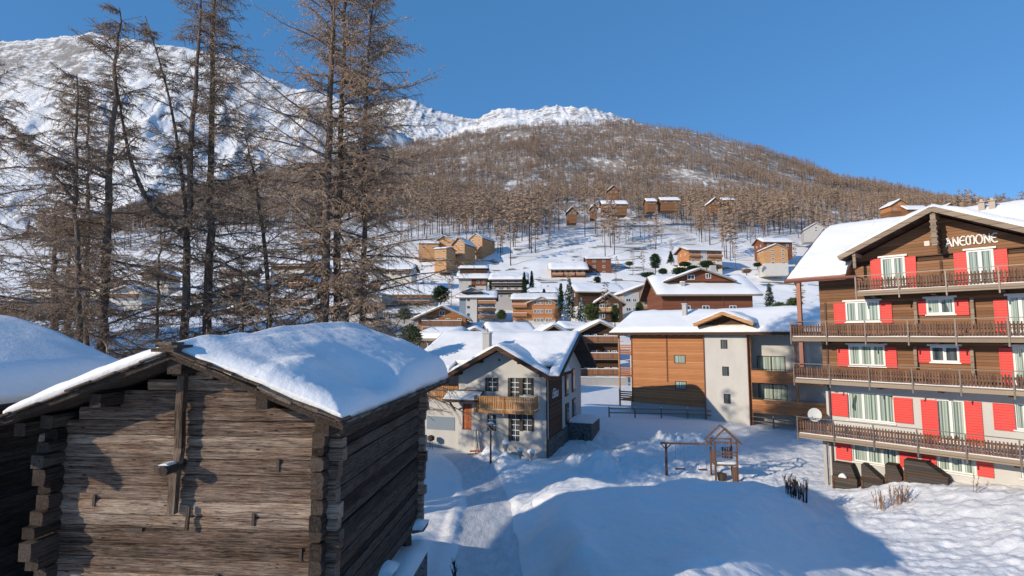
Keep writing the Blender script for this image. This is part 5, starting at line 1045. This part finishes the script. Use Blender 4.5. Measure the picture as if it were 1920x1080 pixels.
for lo,hi,sp in ((252,380,7.4),(380,520,6.2),(520,850,6.6),(850,1420,5.9)):
    n=int(.5*(hi*hi-lo*lo)*1.95/(sp*sp)); Yc=np.sqrt(q.uniform(lo*lo,hi*hi,n)); A=q.uniform(-.92,1.03,n); cand.append(np.stack([A*Yc,Yc],1))
C_=np.concatenate(cand); A=C_[:,0]/C_[:,1]; yc=np.interp(A,CA,CY); dn=fbm(C_[:,0]*.012,C_[:,1]*.008,4,41); dn2=fbm(C_[:,0]*.05,C_[:,1]*.03,3,43)
keep=(C_[:,1]<yc+25)&(dn+.35*dn2>np.interp(C_[:,1],[270,400,520,900],[-.10,-.16,-.22,-.30]))
gully=np.exp(-((A-.115)/.035)**2)*sstep(640,380,C_[:,1]); keep&=~(q.rand(len(A))<gully*.93)
meadow=sstep(306,284,C_[:,1]+48*fbm(A*13,A*3+C_[:,1]*.01,3,8)+np.interp(A,[-.3,-.1,.02,.1,.17,.25,.4,.5,.6],[0,0,-8,-34,18,30,26,-4,-6])); keep&=~(q.rand(len(A))<meadow)
rock=np.exp(-((A-.40)/.09)**2)*sstep(760,960,C_[:,1]); keep&=~(q.rand(len(A))<rock*.6)
top=sstep(.85,.98,C_[:,1]/yc)*(fbm(A*14,C_[:,1]*.004,3,4)>.12); keep&=~(q.rand(len(A))<top*.7)
for (a,b,ba,ea,ri,Y,ax,lab) in H_:
    k=(np.abs(C_[:,0]/C_[:,1]-((a+b)/2-960)/1000)<(b-a)/2000+.008)&(C_[:,1]<Y+12)&(C_[:,1]>Y-40); keep&=~(k&(q.rand(len(A))<.8))
C_=C_[keep]; A=C_[:,0]/C_[:,1]; order=np.argsort(np.where(np.abs(A)<1.0,C_[:,1],1e5)+0); C_=C_[order]; Z_=ground(C_[:,0],C_[:,1]); N=len(C_)
sc=q.uniform(.5,1.15,N)*(1+.35*fbm(C_[:,0]*.02,C_[:,1]*.02,2,77))*np.interp(C_[:,1],[280,400,700,1400],[1.5,1.25,1.05,.78]); rot=q.rand(N)*6.283; ti=q.randint(0,NT,N); ti=np.where((np.arange(N)>=300)&(q.rand(N)<np.where(fbm(C_[:,0]*.01,C_[:,1]*.006,3,91)>.18,.22,.025)),NT+q.randint(0,2,N),ti)
# a few bare larches standing alone among the houses
SL_=[(1207,512,238,'bare pale larch alone on the meadow edge above the broad brown building'),(1187,510,242,'thin bare larch left of the pale one on the meadow edge'),(1380,500,240,'bare larch right of the white and wood house'),(942,470,278,'bare larch right of the hillside cluster'),(1492,505,235,'bare larch beside the big chalet roof, below the grey shed'),(760,478,268,'bare larch left of the hillside cluster'),(1155,540,205,'bare larch right of the tall dark red house'),(846,565,180,'bare larch left of the white tower'),(1500,600,110,'bare larch behind the left end of the upper balcony'),(1065,560,185,'bare larch left of the dark brown chalet'),(1135,607,125,'bare larch between the olive pine and the small brown house')]
SOLO=[]
for k,(px,py,Y,lab) in enumerate(SL_): SOLO.append((P(px,py,Y),lab,k))
# the nearest 300, each a tree with trunk and crown
TM=[]
for V,Fc,Mi in TP:
    k=Mi==0; TM.append((np_mesh('trunk',V[Fc[k].ravel()],np.arange(k.sum()*3).reshape(-1,3),[M['forest_trunk']]),np_mesh('crown',V[Fc[~k].ravel()],np.arange((~k).sum()*3).reshape(-1,3),[M['forest']])))
for i in range(300):
    o=bpy.data.objects.new('larch_tree',None); COL.objects.link(o); o.location=(C_[i,0],C_[i,1],Z_[i]); o.rotation_euler=(0,0,rot[i]); o.scale=(sc[i],)*3
    tag(o,'bare brown larch at the lower edge of the hillside wood','larch','larches along the lower edge of the hillside wood')
    for me,nm in zip(TM[ti[i]],('trunk','crown')): link(nm,me,o)
for p,lab,k in SOLO:
    o=empty('larch_tree',p,k*1.3,lab,'larch','lone bare larches in the village'); o.scale=(.5+.04*(k%4),)*3 if p.y<200 else (.62+.05*(k%4),)*3
    for me,nm in zip(TM[k%NT],('trunk','crown')): link(nm,me,o)
VV=[];FF=[];MM=[];off=0
for k in range(NT+2):
    V,Fc,Mi=TP[k]; idx=np.where(ti[300:]==k)[0]+300
    near=idx[C_[idx,1]<700]; farr=idx[C_[idx,1]>=700]
    for ii,sub in ((near,slice(0,3+100)),(farr,slice(0,3+64))):
        if len(ii)==0: continue
        f=Fc[sub]; mi=Mi[sub]; v=V[:f.max()+1]
        cs,sn=np.cos(rot[ii]),np.sin(rot[ii]); s_=sc[ii]
        wv=np.where((v[:,2]>0)[None,:],1,1)*1.0; fat=1.1 if ii is near else 1.5
        X=(v[None,:,0]*cs[:,None]-v[None,:,1]*sn[:,None])*s_[:,None]*fat+C_[ii,0][:,None]; Yv=(v[None,:,0]*sn[:,None]+v[None,:,1]*cs[:,None])*s_[:,None]*fat+C_[ii,1][:,None]; Zv=v[None,:,2]*s_[:,None]+Z_[ii][:,None]
        VV.append(np.stack([X,Yv,Zv],-1).reshape(-1,3)); FF.append((f[None]+(np.arange(len(ii))*len(v))[:,None,None]+off).reshape(-1,3)); MM.append(np.tile(mi,len(ii))); off+=len(ii)*len(v)
fo=link('larch_wood',np_mesh('larch_wood',np.concatenate(VV),np.concatenate(FF),[M['forest_trunk'],M['forest'],M['needle_b']],False,np.concatenate(MM))); tag(fo,'brown leafless larch wood covering the whole hill','wood',kind='stuff')
print('forest',N,len(fo.data.polygons))
